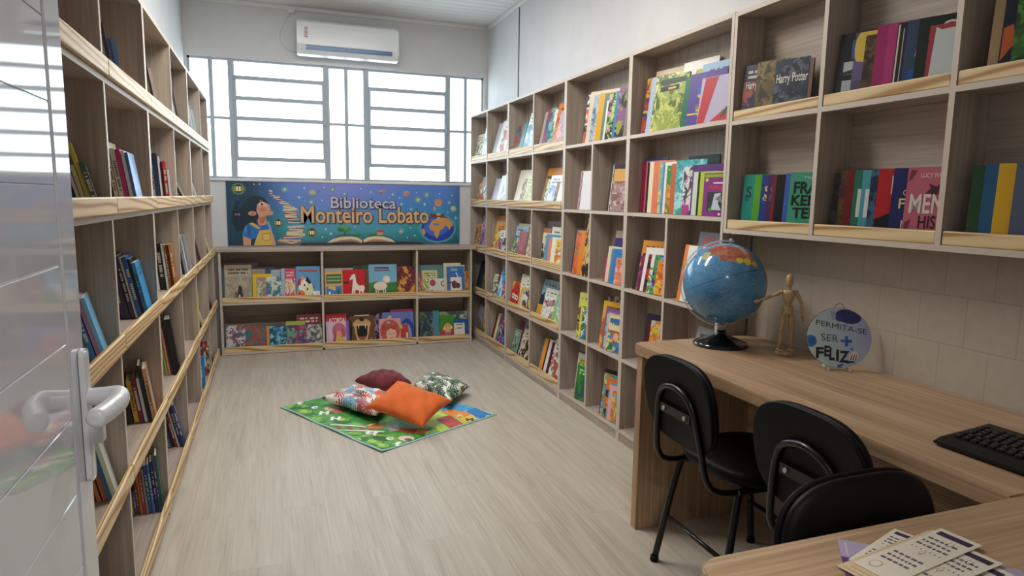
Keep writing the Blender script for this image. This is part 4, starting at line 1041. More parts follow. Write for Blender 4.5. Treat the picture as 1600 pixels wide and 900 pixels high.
q = MB(); q.prism([(PR*math.cos(2*PI*k/n), 0, PR*math.sin(2*PI*k/n)) for k in range(n)], (0, .010, 0)); qpart(q, 'rim', flat('4b4038', .6))
q = MB(); q.poly([(PR*.995*math.cos(2*PI*k/n), -.0006, PR*.995*math.sin(2*PI*k/n)) for k in range(n)]); qpart(q, 'face', plaque_face(), False)
def PX_(x, y): return ((x-420)/312*PR, (470-y)/312*PR)
def pshape(name, items):
    mb = MB(); mats = []; idx = {}
    for i, (col, kind, p) in enumerate(items):
        if col not in idx: idx[col] = len(mats); mats.append(flat(col, .35))
        y = -.0009-i*.00004
        if kind == 'p': qq = [PX_(*a) for a in p]
        else:
            cx, cy, rx, ry, rot = p; ca, sa = math.cos(rot), math.sin(rot)
            qq = [PX_(cx+rx*math.cos(k*PI/14)*ca-ry*math.sin(k*PI/14)*sa, cy+rx*math.cos(k*PI/14)*sa+ry*math.sin(k*PI/14)*ca) for k in range(28)]
        def inside(a):
            l_ = math.hypot(*a); return a if l_ < PR*.985 else (a[0]*PR*.985/l_, a[1]*PR*.985/l_)
        qq = [inside(a) for a in qq]
        ar = sum(qq[i][0]*qq[(i+1) % len(qq)][1]-qq[(i+1) % len(qq)][0]*qq[i][1] for i in range(len(qq)))
        if ar < 0: qq = qq[::-1]
        mb.poly([(x, y, z) for x, z in qq], idx[col])
    return qpart(mb, name, mats, False)
its = [('222a6e', 'e', (505, 245, 125, 72, .18)), ('2d3f96', 'e', (420, 268, 42, 30, .5)), ('2f86d0', 'e', (150, 515, 60, 62, 0)), ('2469b8', 'e', (160, 520, 34, 40, 0)),
       ('efe6d2', 'p', [(520, 640), (560, 600), (600, 600), (615, 650), (590, 690), (520, 700)]),
       ('1d2566', 'p', [(490, 706), (570, 700), (580, 716), (500, 730)]), ('2a3a90', 'p', [(412, 750), (470, 735), (475, 748), (420, 762)]), ('2a3a90', 'p', [(410, 768), (460, 758), (465, 768), (415, 778)]),
       ('2b63b8', 'p', [(478, 450), (505, 445), (510, 482), (545, 482), (548, 510), (512, 514), (508, 555), (480, 556), (484, 515), (440, 508), (440, 485), (482, 485)]), ('5a9bd6', 'e', (548, 578, 18, 16, 0))]
for k in range(6): its.append(('1a1c2e', 'p', [(330+k*4, 200+k*16), (372+k*4, 188+k*16), (372+k*4, 192+k*16), (330+k*4, 205+k*16)]))
for k in range(3): its.append(('1d2130', 'p', [(535+k*22, 690), (545+k*22, 650), (560+k*20, 625), (552+k*22, 655), (545+k*22, 690)]))
pshape('navy_picture', its[:2]+its[-9:-3]); pshape('blue_disc_picture', its[2:4]); pshape('cream_picture', its[4:8]+its[-3:]); pshape('plus_picture', its[8:10])
def ptext(s, x0, x1, zb, zt, bold, slope=0.0, col='14161c'):
    mb = MB(); X0, Z0 = PX_(x0, zb); X1, Z1 = PX_(x1, zt)
    put_text(mb, s, X0, X1, Z0, Z1, lambda x, z: (x, -.0021, z-slope*(x-X0)), bold); qpart(mb, 'lettering', flat(col, .35), False)
ptext('PERMITA-SE', 196, 684, 345, 290, -.008, .16); ptext('SER', 250, 414, 503, 432, -.012, .08)
mb = MB()
for ch, x0, x1, zb, zt in (('F', 205, 278, 690, 575), ('E', 284, 338, 668, 556), ('L', 335, 385, 705, 572), ('I', 400, 425, 712, 590), ('Z', 430, 525, 722, 600)):
    X0, Z0 = PX_(x0, zb); X1, Z1 = PX_(x1, zt); put_text(mb, ch, X0, X1, Z0, Z1, lambda x, z: (x, -.0022, z), .035)
qpart(mb, 'lettering', flat('0c0d12', .35), False)
hg = MB().tube([(-.018+.036*k/10, .004, PR+.018*math.sin(PI*k/10)-.002) for k in range(11)], .0013, 6); qpart(hg, 'hanging_loop', flat('8a7a58', .7))
es = thing('easel', 'small clear plastic easel carrying the round plaque', 'easel', (pc.x, pc.y, DZ), az)
hz = pc.z-DZ
zbot = hz-PR*math.cos(math.radians(10)); yb_ = PR*math.sin(math.radians(10))
for sx_ in (-.034, .034):
    e_ = MB(); dz_ = PR-math.sqrt(PR*PR-.034**2)
    e_.tube([(sx_, -yb_-.022, .0035), (sx_, -yb_-.020, zbot+dz_-.0075), (sx_, -yb_+.016, zbot+dz_-.0085), (sx_, -yb_+.030, zbot+.06), ], .0032, 8)
    e_.tube([(sx_, -yb_+.018, zbot+dz_-.009), (sx_, .055, .0035)], .0032, 8)
    e_.build('easel_leg', CLEAR, es)
MB().tube([(-.034, -yb_+.026, zbot+.035), (.034, -yb_+.026, zbot+.035)], .003, 8).build('cross_bar', CLEAR, es)

# ------------------------------------------------------------------ keyboard
kb = thing('keyboard', 'black computer keyboard on the desk at right edge of view', 'keyboard', (1.484, 1.102, DZ), -PI/2+.04)
# local: +X runs along the keys (towards the camera), +Y towards the wall
KBM = flat('0b0b0d', .45, name='black_keyboard_plastic')
mb = MB(); mb.prism([(0, .012, .001), (0, .0, .006), (0, .0, .011), (0, .03, .017), (0, .205, .030), (0, .212, .024), (0, .212, .001)], (.455, 0, 0))
bmesh.ops.bevel(mb.bm, geom=mb.bm.edges[:], offset=.003, segments=2, affect='EDGES'); mb.build('keyboard_body', KBM, kb)
kc = MB().box(-.0078, .0078, -.0078, .0078, 0, .0085, bev=.0026); KEYME = kc.mesh('key', flat('0f0f11', .4, name='black_key'))
gm = MB(); gm.poly([(-.003, .0, .0087), (-.0005, .0, .0087), (-.0005, .003, .0087), (-.003, .003, .0087)]); GLY = gm.mesh('key_mark', flat('77777c', .5), recalc=False)
sl = math.atan2(.013, .175)
for r_ in range(6):
    for c_ in range(22):
        if len([0]) and (r_*22+c_) % 1 == 0:
            x = .018+c_*.0196+(0 if r_ > 3 else (.004, .0, .006, .003)[r_ % 4]); y = .062+r_*.0205
            if x > .44: continue
            if r_ == 5 and c_ in (1, 6, 11): continue
            k = link('key', KEYME, kb, (x, y, .0145+(y-.03)*.0745)); k.rotation_euler = (sl, 0, 0)
            if r_ < 5: g_ = link('key_mark', GLY, k)

# ------------------------------------------------------------------ papers on the foreground desk
PAPER = flat('e6dccb', .7, name='cream_card'); INK = flat('3b2a4a', .6); LINE = flat('6a6070', .6)
def leaf_thing(name, label, tl, tr, bl, z, mats, deco, th=.0006, cat='card', grp='printed cards fanned on the foreground desk'):
    """flat sheet given by three corner points on the desk plane"""
    A_, B_, C_ = tl, tr, bl
    wd, ht = (B_-A_).length, (C_-A_).length
    an = math.atan2((B_-A_).y, (B_-A_).x)
    o = thing(name, label, cat, (A_.x, A_.y, z), an, grp)
    s = MB().box(0, wd, -ht, 0, 0, th); s.build('sheet', mats[0], o)
    mb = MB(); deco(mb, wd, ht, th)
    mb.build('printing', list(mats[1:]), o, recalc=False)
    return o
def deco_card(mb, wd, ht, th):
    z = th+.0002
    def r(x0, x1, y0, y1, mi=0): mb.poly([(x0*wd, -y1*ht, z), (x1*wd, -y1*ht, z), (x1*wd, -y0*ht, z), (x0*wd, -y0*ht, z)], mi)
    r(.10, .90, .05, .12, 0)
    rn = random.Random(int(wd*1e5)+int(ht*1e5))
    for y in (.20, .27, .34, .60, .67, .74):
        x = .12
        while x < .8:
            w_ = rn.uniform(.04, .13); r(x, min(x+w_, .86), y, y+.028, 1); x += w_+.035
    for cx, cy, s in ((.62, .19, .07), (.5, .47, .06)):
        pts = [(cx, cy+s*.9), (cx-s, cy), (cx-s*.5, cy-s*.5), (cx, cy-s*.1), (cx+s*.5, cy-s*.5), (cx+s, cy)]
        mb.poly([(a*wd, -b_*ht, z) for a, b_ in pts][::1], 2)
        pts = [(cx+(a-cx)*.75, cy+(b_-cy)*.75) for a, b_ in pts]; mb.poly([(a*wd, -b_*ht, z+.0002) for a, b_ in pts], 3)
    for k in range(7): r(.15+k*.11, .18+k*.11, .42, .435, 1)
    n_ = 14; mb.poly([(.28*wd+.13*wd*math.cos(2*PI*k/n_), -.88*ht+.055*ht*math.sin(2*PI*k/n_), z) for k in range(n_)], 4)
    mb.poly([(.28*wd+.11*wd*math.cos(2*PI*k/n_), -.88*ht+.045*ht*math.sin(2*PI*k/n_), z+.0002) for k in range(n_)], 3)
CM = (PAPER, INK, LINE, flat('b08aa0', .6), PAPER, flat('c9a184', .6))
def Z(u, v, z=DZ+.004): return onz(1290+u/5.161, 780+v/5.158, z)
def card(label, a, ang, wd, ln, z, name='bookmark', mats=CM, deco=deco_card, cat='bookmark'):
    a = a if isinstance(a, Vector) else Z(*a); a.z = z
    d = Vector((math.cos(ang), math.sin(ang), 0)); p = Vector((d.y, -d.x, 0))
    return leaf_thing(name, label, a, a+d*wd, a+p*ln, z, mats, deco, cat=cat, grp='printed bookmarks fanned on the foreground desk')
VIO = flat('b3a3c0', .4, name='violet_paper'); VIO2 = flat('5e4476', .4)
def deco_vio(mb, wd, ht, th):
    z = th+.0004
    mb.poly([(0, -ht, z), (wd*.6, -ht, z), (wd*.3, -ht*.5, z), (0, -ht*.45, z)], 0)
    mb.poly([(.01, -ht*.4, z), (.012, -ht*.4, z), (.012, -.01, z), (.01, -.01, z)], 1)
AM = math.atan2(-.066, .010)
card('violet leaflet lying under the fan of cream bookmarks', Vector((.900, .820, 0)), math.atan2(-.172, .205), .265, .135, DZ+.0006, 'leaflet', (VIO, VIO2, flat('d8d0d8', .5)), deco_vio, 'leaflet')
card('cream bookmark at left of the fan, apart from the stack', (556, 232), math.atan2(-.951, .31), .068, .17, DZ+.0024)
for i, a in enumerate(((800, 262), (826, 257), (860, 252))):
    card(('tan edged bookmark lowest of the middle stack in the fan', 'tan edged bookmark second in the middle stack of the fan', 'tan edged bookmark third in the middle stack of the fan')[i], a, AM+.02*i, .067, .24, DZ+.0036+i*.0010, mats=(flat('d8bf9c', .7),)+CM[1:])
card('cream bookmark at right end of fan with lowest dark heading', (1165, 440), AM-.05, .067, .23, DZ+.0018)
card('cream bookmark second from right end of the fan', (1080, 370), AM-.03, .067, .235, DZ+.0050)
card('topmost cream bookmark of fan with heart drawings and dark heading band', (930, 247), AM, .067, .245, DZ+.0068)

# ------------------------------------------------------------------ books
def book(name, label, group, loc, rz, lean, w_, h, t, mat, text=(), pic=None, pages=True):
    """local: cover faces -Y, spine on the left, x to the right, z up; origin at the bottom front spine corner"""
    mb = MB(); uvl = mb.bm.loops.layers.uv.new('UVMap')
    hard = t >= .014
    b_ = .0022 if hard else .0008
    mb.box(0, w_, 0, b_, 0, h); mb.box(0, w_, t-b_, t, 0, h); mb.box(0, b_*1.2, b_, t-b_, 0, h)
    for f in mb.bm.faces:
        f.normal_update(); nx = abs(f.normal.x) > .7 and f.calc_center_median().x < b_*2
        for lp in f.loops:
            c = lp.vert.co
            lp[uvl].uv = (-1.0+c.y/t*.9, c.z/h) if nx else (c.x/w_, c.z/h)
    me = mb.mesh('cover', mat)
    o = bpy.data.objects.new(name, me); COL.objects.link(o)
    o.location = loc; o.rotation_euler = (-lean, 0, rz)
    tag(o, label, 'book', group)
    ov = .003 if hard else .0006
    MB().box(b_*1.25, w_-ov, b_+.0001, t-b_-.0001, ov, h-ov).build('pages', PAGES, o)
    for (s, x0, x1, z0, z1, col, bold) in text:
        tb = MB(); put_text(tb, s, x0*w_, x1*w_, z0*h, z1*h, lambda x, z: (x, -.0008, z), bold, clip=w_*.995)
        tb.build('cover_lettering', flat(col, .35), o, recalc=False)
    if pic:
        pb = MB(); mats = []; idx = {}
        for i, (col, kind, p) in enumerate(pic):
            if col not in idx: idx[col] = len(mats); mats.append(flat(col[1:], .30, metal=.6, name='silver_foil') if col[0] == 'M' else flat(col, .35))
            y = -.0003-i*.00004
            if kind == 'e': q = [(p[0]+p[2]*math.cos(2*PI*k/20), p[1]+p[3]*math.sin(2*PI*k/20)) for k in range(20)]
            elif kind == 'r': q = [(p[0], p[2]), (p[1], p[2]), (p[1], p[3]), (p[0], p[3])]
            else: q = list(p)
            q = [(min(max(a, .004), .996)*w_, min(max(c, .004), .996)*h) for a, c in q]
            ar = sum(q[k][0]*q[(k+1) % len(q)][1]-q[(k+1) % len(q)][0]*q[k][1] for k in range(len(q)))
            if ar < 0: q = q[::-1]
            pb.poly([(a, y, c) for a, c in q], idx[col])
        pb.build('cover_picture', mats, o, recalc=False)
    return o
ORD = ['leftmost', 'second from left', 'third from left', 'fourth from left', 'fifth from left', 'sixth from left', 'seventh from left', 'eighth from left', 'ninth from left', 'tenth from left', 'eleventh from left', 'twelfth from left', 'thirteenth from left', 'fourteenth from left', 'fifteenth from left', 'sixteenth from left', 'seventeenth from left', 'eighteenth from left', 'rightmost']
def parse(txt):
    out = []
    for ln in txt.strip().split('\n'):
        a, look = ln.split('|'); f = a.split()
        out.append((f, look.strip()))
    return out
def bis(fn, lo_, hi_, n=42):
    a = fn(lo_)
    for _ in range(n):
        m_ = (lo_+hi_)/2; b_ = fn(m_)
        if (a < 0) == (b_ < 0): lo_, a = m_, b_
        else: hi_ = m_
    return (lo_+hi_)/2
TEXT, PIC = {}, {}
def kind(h, t): return 'book' if t >= .012 else 'picture_book'
def mk_label(look, k, n, cell):
    a = f'{look}, {ORD[k]} in {cell}' if n > 1 else f'{look} in {cell}'
    return a if len(a.split()) <= 16 else f'{look} in {cell}'
def shelf_right(key, cell, ymax, ymin, z, lip, lean, txt, ztop, x0=None):
    """books standing cover out on the right wall, each in front of the one to its left
    line: left-edge u, top v, width cm (0 = by height), thickness mm, style, base, accent, accent"""
    B = parse(txt); n = len(B)
    front = (XR+.0192 if x0 is None else x0); back = XRB-.0055
    ts = [float(f[3])/1000 for f, _ in B]
    if sum(ts) > .14: ts = [t*.14/sum(ts) for t in ts]
    best = None
    for it in range(6):
        th = math.radians(max(1.0, lean-1.5*it))
        for phd in (0, 2, 4, 6, 8, 10, 13, 16, 19):
            ph = math.radians(phd); sp, cp = math.sin(ph), math.cos(ph)
            e = [0.0]*n; pos = [None]*n; deep = 0; bad = 0
            for i in range(n-1, -1, -1):
                f, look = B[i]; u, vt = float(f[0]), float(f[1]); zv = z+(.05 if lip else .004)
                for rep in range(3):
                    xq = front+e[i]
                    y = bis(lambda yy: proj((xq+(zv-z)*math.tan(th)*cp, yy, zv))[0]-u, .25, 6.3)
                    h = bis(lambda hh: proj((xq+hh*math.sin(th)*cp, y+hh*math.sin(th)*sp, z+hh*math.cos(th)))[1]-vt, .07, .44)
                    h = min(h, (ztop-z-.005)/math.cos(th)-ts[i]*math.sin(th)-.002)
                    lim = ymax-.003-(ts[i]*math.cos(th)+h*math.sin(th))*sp
                    if y > lim: bad += (y-lim)*(rep == 0); y = lim
                    # every sheet lies wholly behind those drawn before it
                    e2 = 0.0
                    for k in range(i+1, n):
                        yk, tk = pos[k][0], ts[k]
                        e2 = max(e2, e[k]+(tk/math.cos(th)+.0016)/cp-(y-yk)*math.tan(ph)) if True else 0
                    e[i] = max(0.0, e2)
                w_ = float(f[2])/100 or max(.10, min(.235, .74*h)); w_ = max(.02, min(w_, (y-ymin-.003)/cp))
                pos[i] = (y, h, w_)
                deep = max(deep, front+e[i]+w_*sp+(h*math.sin(th)+ts[i]*math.cos(th))*cp)
            sc = (max(0, deep-back)*60+max(e)*1.0+bad*4+it*.006+phd*.0003)
            if best is None or sc < best[0]: best = (sc, th, ph, e[:], pos[:], deep)
    sc, th, ph, e, res, deep = best
    if deep > back:      # too deep a pile: press the sheets together
        k = max(.2, (back-front-.002)/(deep-front)); th *= k; ph *= k; e = [q*k for q in e]; ts = [t*k for t in ts]
        res = [(y, h*.98, w_*.97) for y, h, w_ in res]
    grp = 'books in '+cell
    rank = {i: k for k, i in enumerate(sorted(range(n), key=lambda i: float(B[i][0][0])))}
    for i, (f, look) in enumerate(B):
        y, h, w_ = res[i]
        lab = mk_label(look, rank[i], n, cell)
        m_ = cover_mat(f[5], f[6] if len(f) > 6 else None, f[7] if len(f) > 7 else None, f[4])
        book(kind(h, ts[i]), lab, grp, (front+e[i], y, z+.0015+ts[i]*math.sin(th)), -PI/2+ph, th, w_, h, ts[i], m_, TEXT.get((key, i), ()), PIC.get((key, i)))
def shelf_left(key, cell, ymin, ymax, z, lean, ufront, txt, ztop):
    """books stood in a slanting pile on the left wall, spines towards the door; listed from the wall outwards
    line: top v of the spine, width cm, thickness mm, style, base, accent, accent"""
    B = parse(txt); n = len(B); front = XL-.004; back = XLB+.0055
    ts = [float(f[2])/1000 for f, _ in B]; tot = sum(ts)+n*.002
    if tot > .128: ts = [t*.128/tot for t in ts]
    zv = z+.05; best = None; rn0 = sum(map(ord, key))
    for it in range(12):
        th = math.radians(max(.8, lean-1.2*it))
        for wl in (.20, .175, .15, .125):
            yn = bis(lambda yy: proj((front-(zv-z)*math.tan(th), yy, zv))[0]-ufront, .3, 6.3)
            yn = min(max(yn, ymin+.012), ymax-.09)
            ph = math.atan2(-XL, yn)*.92
            for q in (1.0, .8, .6, .4, .2, .0):
                p_ = ph*q; sp, cp = math.sin(p_), math.cos(p_); rn = random.Random(rn0); res = []; deep = 0; side = 0
                for i, (f, look) in enumerate(B):
                    s_ = sum((ts[j]+.002) for j in range(i+1, n))/math.cos(th)
                    dj = rn.uniform(0, .010)*(i < n-1)
                    x = front-s_*cp-dj*sp; y = yn-s_*sp*0+dj*cp
                    # slide along the slanted sheet so that the spines line up across the shelf
                    y = yn-s_*sp+s_*sp+dj*cp; x = front-s_/cp-dj*sp*0
                    h = bis(lambda hh: proj((x-hh*math.sin(th)*cp, y-hh*math.sin(th)*sp, z+hh*math.cos(th)))[1]-float(f[0]), .06, .44)
                    h = min(h, (ztop-z-.005)/math.cos(th)-ts[i]*math.sin(th)-.002)
                    w_ = float(f[1])/100 or max(.10, min(wl, .70*h)); w_ = max(.03, min(w_, (ymax-.004-y)/cp))
                    lowy = y-(ts[i]*math.cos(th)+h*math.sin(th))*sp
                    side = max(side, ymin+.001-lowy)
                    res.append((x, y, h, w_))
                    deep = max(deep, -(x-w_*sp-(ts[i]*math.cos(th)+h*math.sin(th))*cp))
                sc = max(0, deep+back)*100+max(0, side)*50+it*.010+(.20-wl)*.25+(1-q)*.03
                if best is None or sc < best[0]: best = (sc, th, p_, res, deep)
    sc, th, ph, res, deep = best
    for i, (f, look) in enumerate(B):
        x, y, h, w_ = res[i]
        m_ = cover_mat(f[4], f[5] if len(f) > 5 else None, f[6] if len(f) > 6 else None, f[3])
        book(kind(h, ts[i]), mk_label(look, i, n, cell), 'books in '+cell, (x, y, z+.0015+ts[i]*math.sin(th)), PI/2+ph, th, w_, h, ts[i], m_, TEXT.get((key, i), ()), PIC.get((key, i)))
def shelf_low(key, cell, x0, x1, z, lean, txt, ztop):
    """books facing the room in the low bookcase, listed back to front
    line: left u, right u, top v, thickness mm, style, base, accent, accent"""
    B = parse(txt); n = len(B); th = math.radians(lean); placed = []; zv = z+.046; out = []
    for i in range(n-1, -1, -1):
        f, look = B[i]; t = float(f[3])/1000
        def geo(y):
            P0 = ony(float(f[0]), 450, y+.046*math.tan(th)); P1 = ony(float(f[1]), 450, y+.046*math.tan(th))
            return max(P0.x, x0+.003), min(P1.x, x1-.003)
        y = YL+.019
        for _ in range(3):
            a, b_ = geo(y); y2 = YL+.019
            for (pa, pb, py, pt) in placed:
                if a < pb+.002 and b_ > pa-.002: y2 = max(y2, py+(pt+.0008)/math.cos(th))
            y = y2
        a, b_ = geo(y)
        h = bis(lambda hh: proj((a, y+hh*math.sin(th), z+hh*math.cos(th)))[1]-float(f[2]), .07, .42)
        h = min(h, (ztop-z-.004)/math.cos(th))
        placed.append((a, b_, y, t)); out.append((i, a, b_, y, h, t))
    mx = max(y+h*math.sin(th)+t/math.cos(th) for i, a, b_, y, h, t in out)
    if mx > YB-.010:
        lim = min(math.asin(max(.012, min(.9, (YB-.011-y-t)/h))) for i, a, b_, y, h, t in out)
        th = min(th, lim)
    order = sorted(out, key=lambda r_: r_[1]); rank = {r_[0]: k for k, r_ in enumerate(order)}
    for i, a, b_, y, h, t in out:
        f, look = B[i]
        m_ = cover_mat(f[5], f[6] if len(f) > 6 else None, f[7] if len(f) > 7 else None, f[4])
        book(kind(h, t), mk_label(look, rank[i], n, cell), 'books in '+cell, (a, y, z+.0015+t*math.sin(th)), 0, th, b_-a, h, t, m_, TEXT.get((key, i), ()), PIC.get((key, i)))

# --- lettering and pictures on covers: (cell, index) -> (text, x0, x1, z0, z1 in cover fractions, colour, weight)
TEXT.update({
    ('w11', 0): [('Harry Potter', .10, .95, .52, .70, 'e6e2d6', .01)], ('w11', 2): [('Harry Potter', .06, .98, .52, .74, 'e9e5da', .015)],
    ('w12', 1): [('S', .12, .30, .58, .78, '2a2f35', .01), ('e', .10, .22, .52, .60, '2a2f35', 0)], ('w12', 3): [('S', .12, .32, .60, .80, 'e0c878', .01), ('e', .08, .22, .53, .61, 'e0c878', 0)],
    ('w12', 4): [('S', .10, .28, .60, .80, '77727f', .01), ('e', .08, .20, .53, .61, '77727f', 0)], ('w12', 2): [('S', .42, .58, .58, .78, '5a3a1a', 0)],
    ('w12', 6): [('C', .50, .60, .33, .43, 'd8cf9a', 0), ('O', .62, .72, .33, .42, 'd8cf9a', 0)],
    ('w12', 8): [('FRAN', .12, 1.05, .65, .85, '0d1a14', .03), ('KENS', .08, 1.02, .45, .63, '0d1a14', .03), ('TEIN', .14, .98, .24, .42, '0d1a14', .03), ('Mary Shelley', .40, 1.2, .88, .94, 'cfe0d4', 0)],
    ('w21', 1): [('R', .24, .46, .62, .84, 'b02a32', .04)], ('w21', 3): [('I', .50, .62, .58, .72, 'e6c8d6', 0)], ('w21', 8): [('G', .42, .70, .72, .92, 'd8d6d0', .01)], ('w21', 6): [('G', .26, .60, .72, .84, 'd4d8dc', .01)],
    ('w22', 3): [('H', .10, .55, .30, .72, 'd8d8d0', .02)], ('w22', 4): [('H', .10, .55, .30, .72, 'dde2e0', .02)], ('w22', 2): [('H', .30, .72, .30, .72, 'd6d2c8', .02)],
    ('w22', 5): [('O', .30, .62, .22, .38, 'e0dcd4', .02)],
    ('w22', 6): [('D', .28, .80, .64, .90, 'e2ded8', .03)],
    ('w22', 7): [('O', .22, .34, .62, .70, 'e0cf86', 0), ('FA', .16, .50, .44, .58, 'e0cf86', .01), ('N', .24, .40, .12, .28, 'c8ccd4', 0)],
    ('w22', 8): [('MEN', .10, .80, .38, .64, 'e4dcd8', .02), ('HIST', .32, .84, .18, .35, '241e2c', .01), ('LUCY MAUD', .28, .84, .86, .92, 'f0e0de', 0)],
    ('w31', 2): [], ('w32', 0): [('C', .48, .64, .70, .82, 'd4dac8', .0)], ('w32', 1): [('A', .34, .52, .70, .82, 'd2dae0', .0)], ('w32', 2): [('A', .52, .70, .66, .76, 'e6dcb6', 0)],
    ('d1', 6): [('Liberdade,', .12, .95, .72, .86, '23202a', .0), ('de', .66, .84, .60, .70, '6a4a1c', .0)] ,
    ('d2', 18): [('POPULAR', .28, 1.1, .62, .70, 'd8542e', .02)],
    ('d3b', 0): [('ATLAS', .14, .90, .80, .95, 'b23a34', .05)],
    ('b21', 0): [('ACORDA!', .14, .96, .72, .88, 'efe6e0', .02)],
})
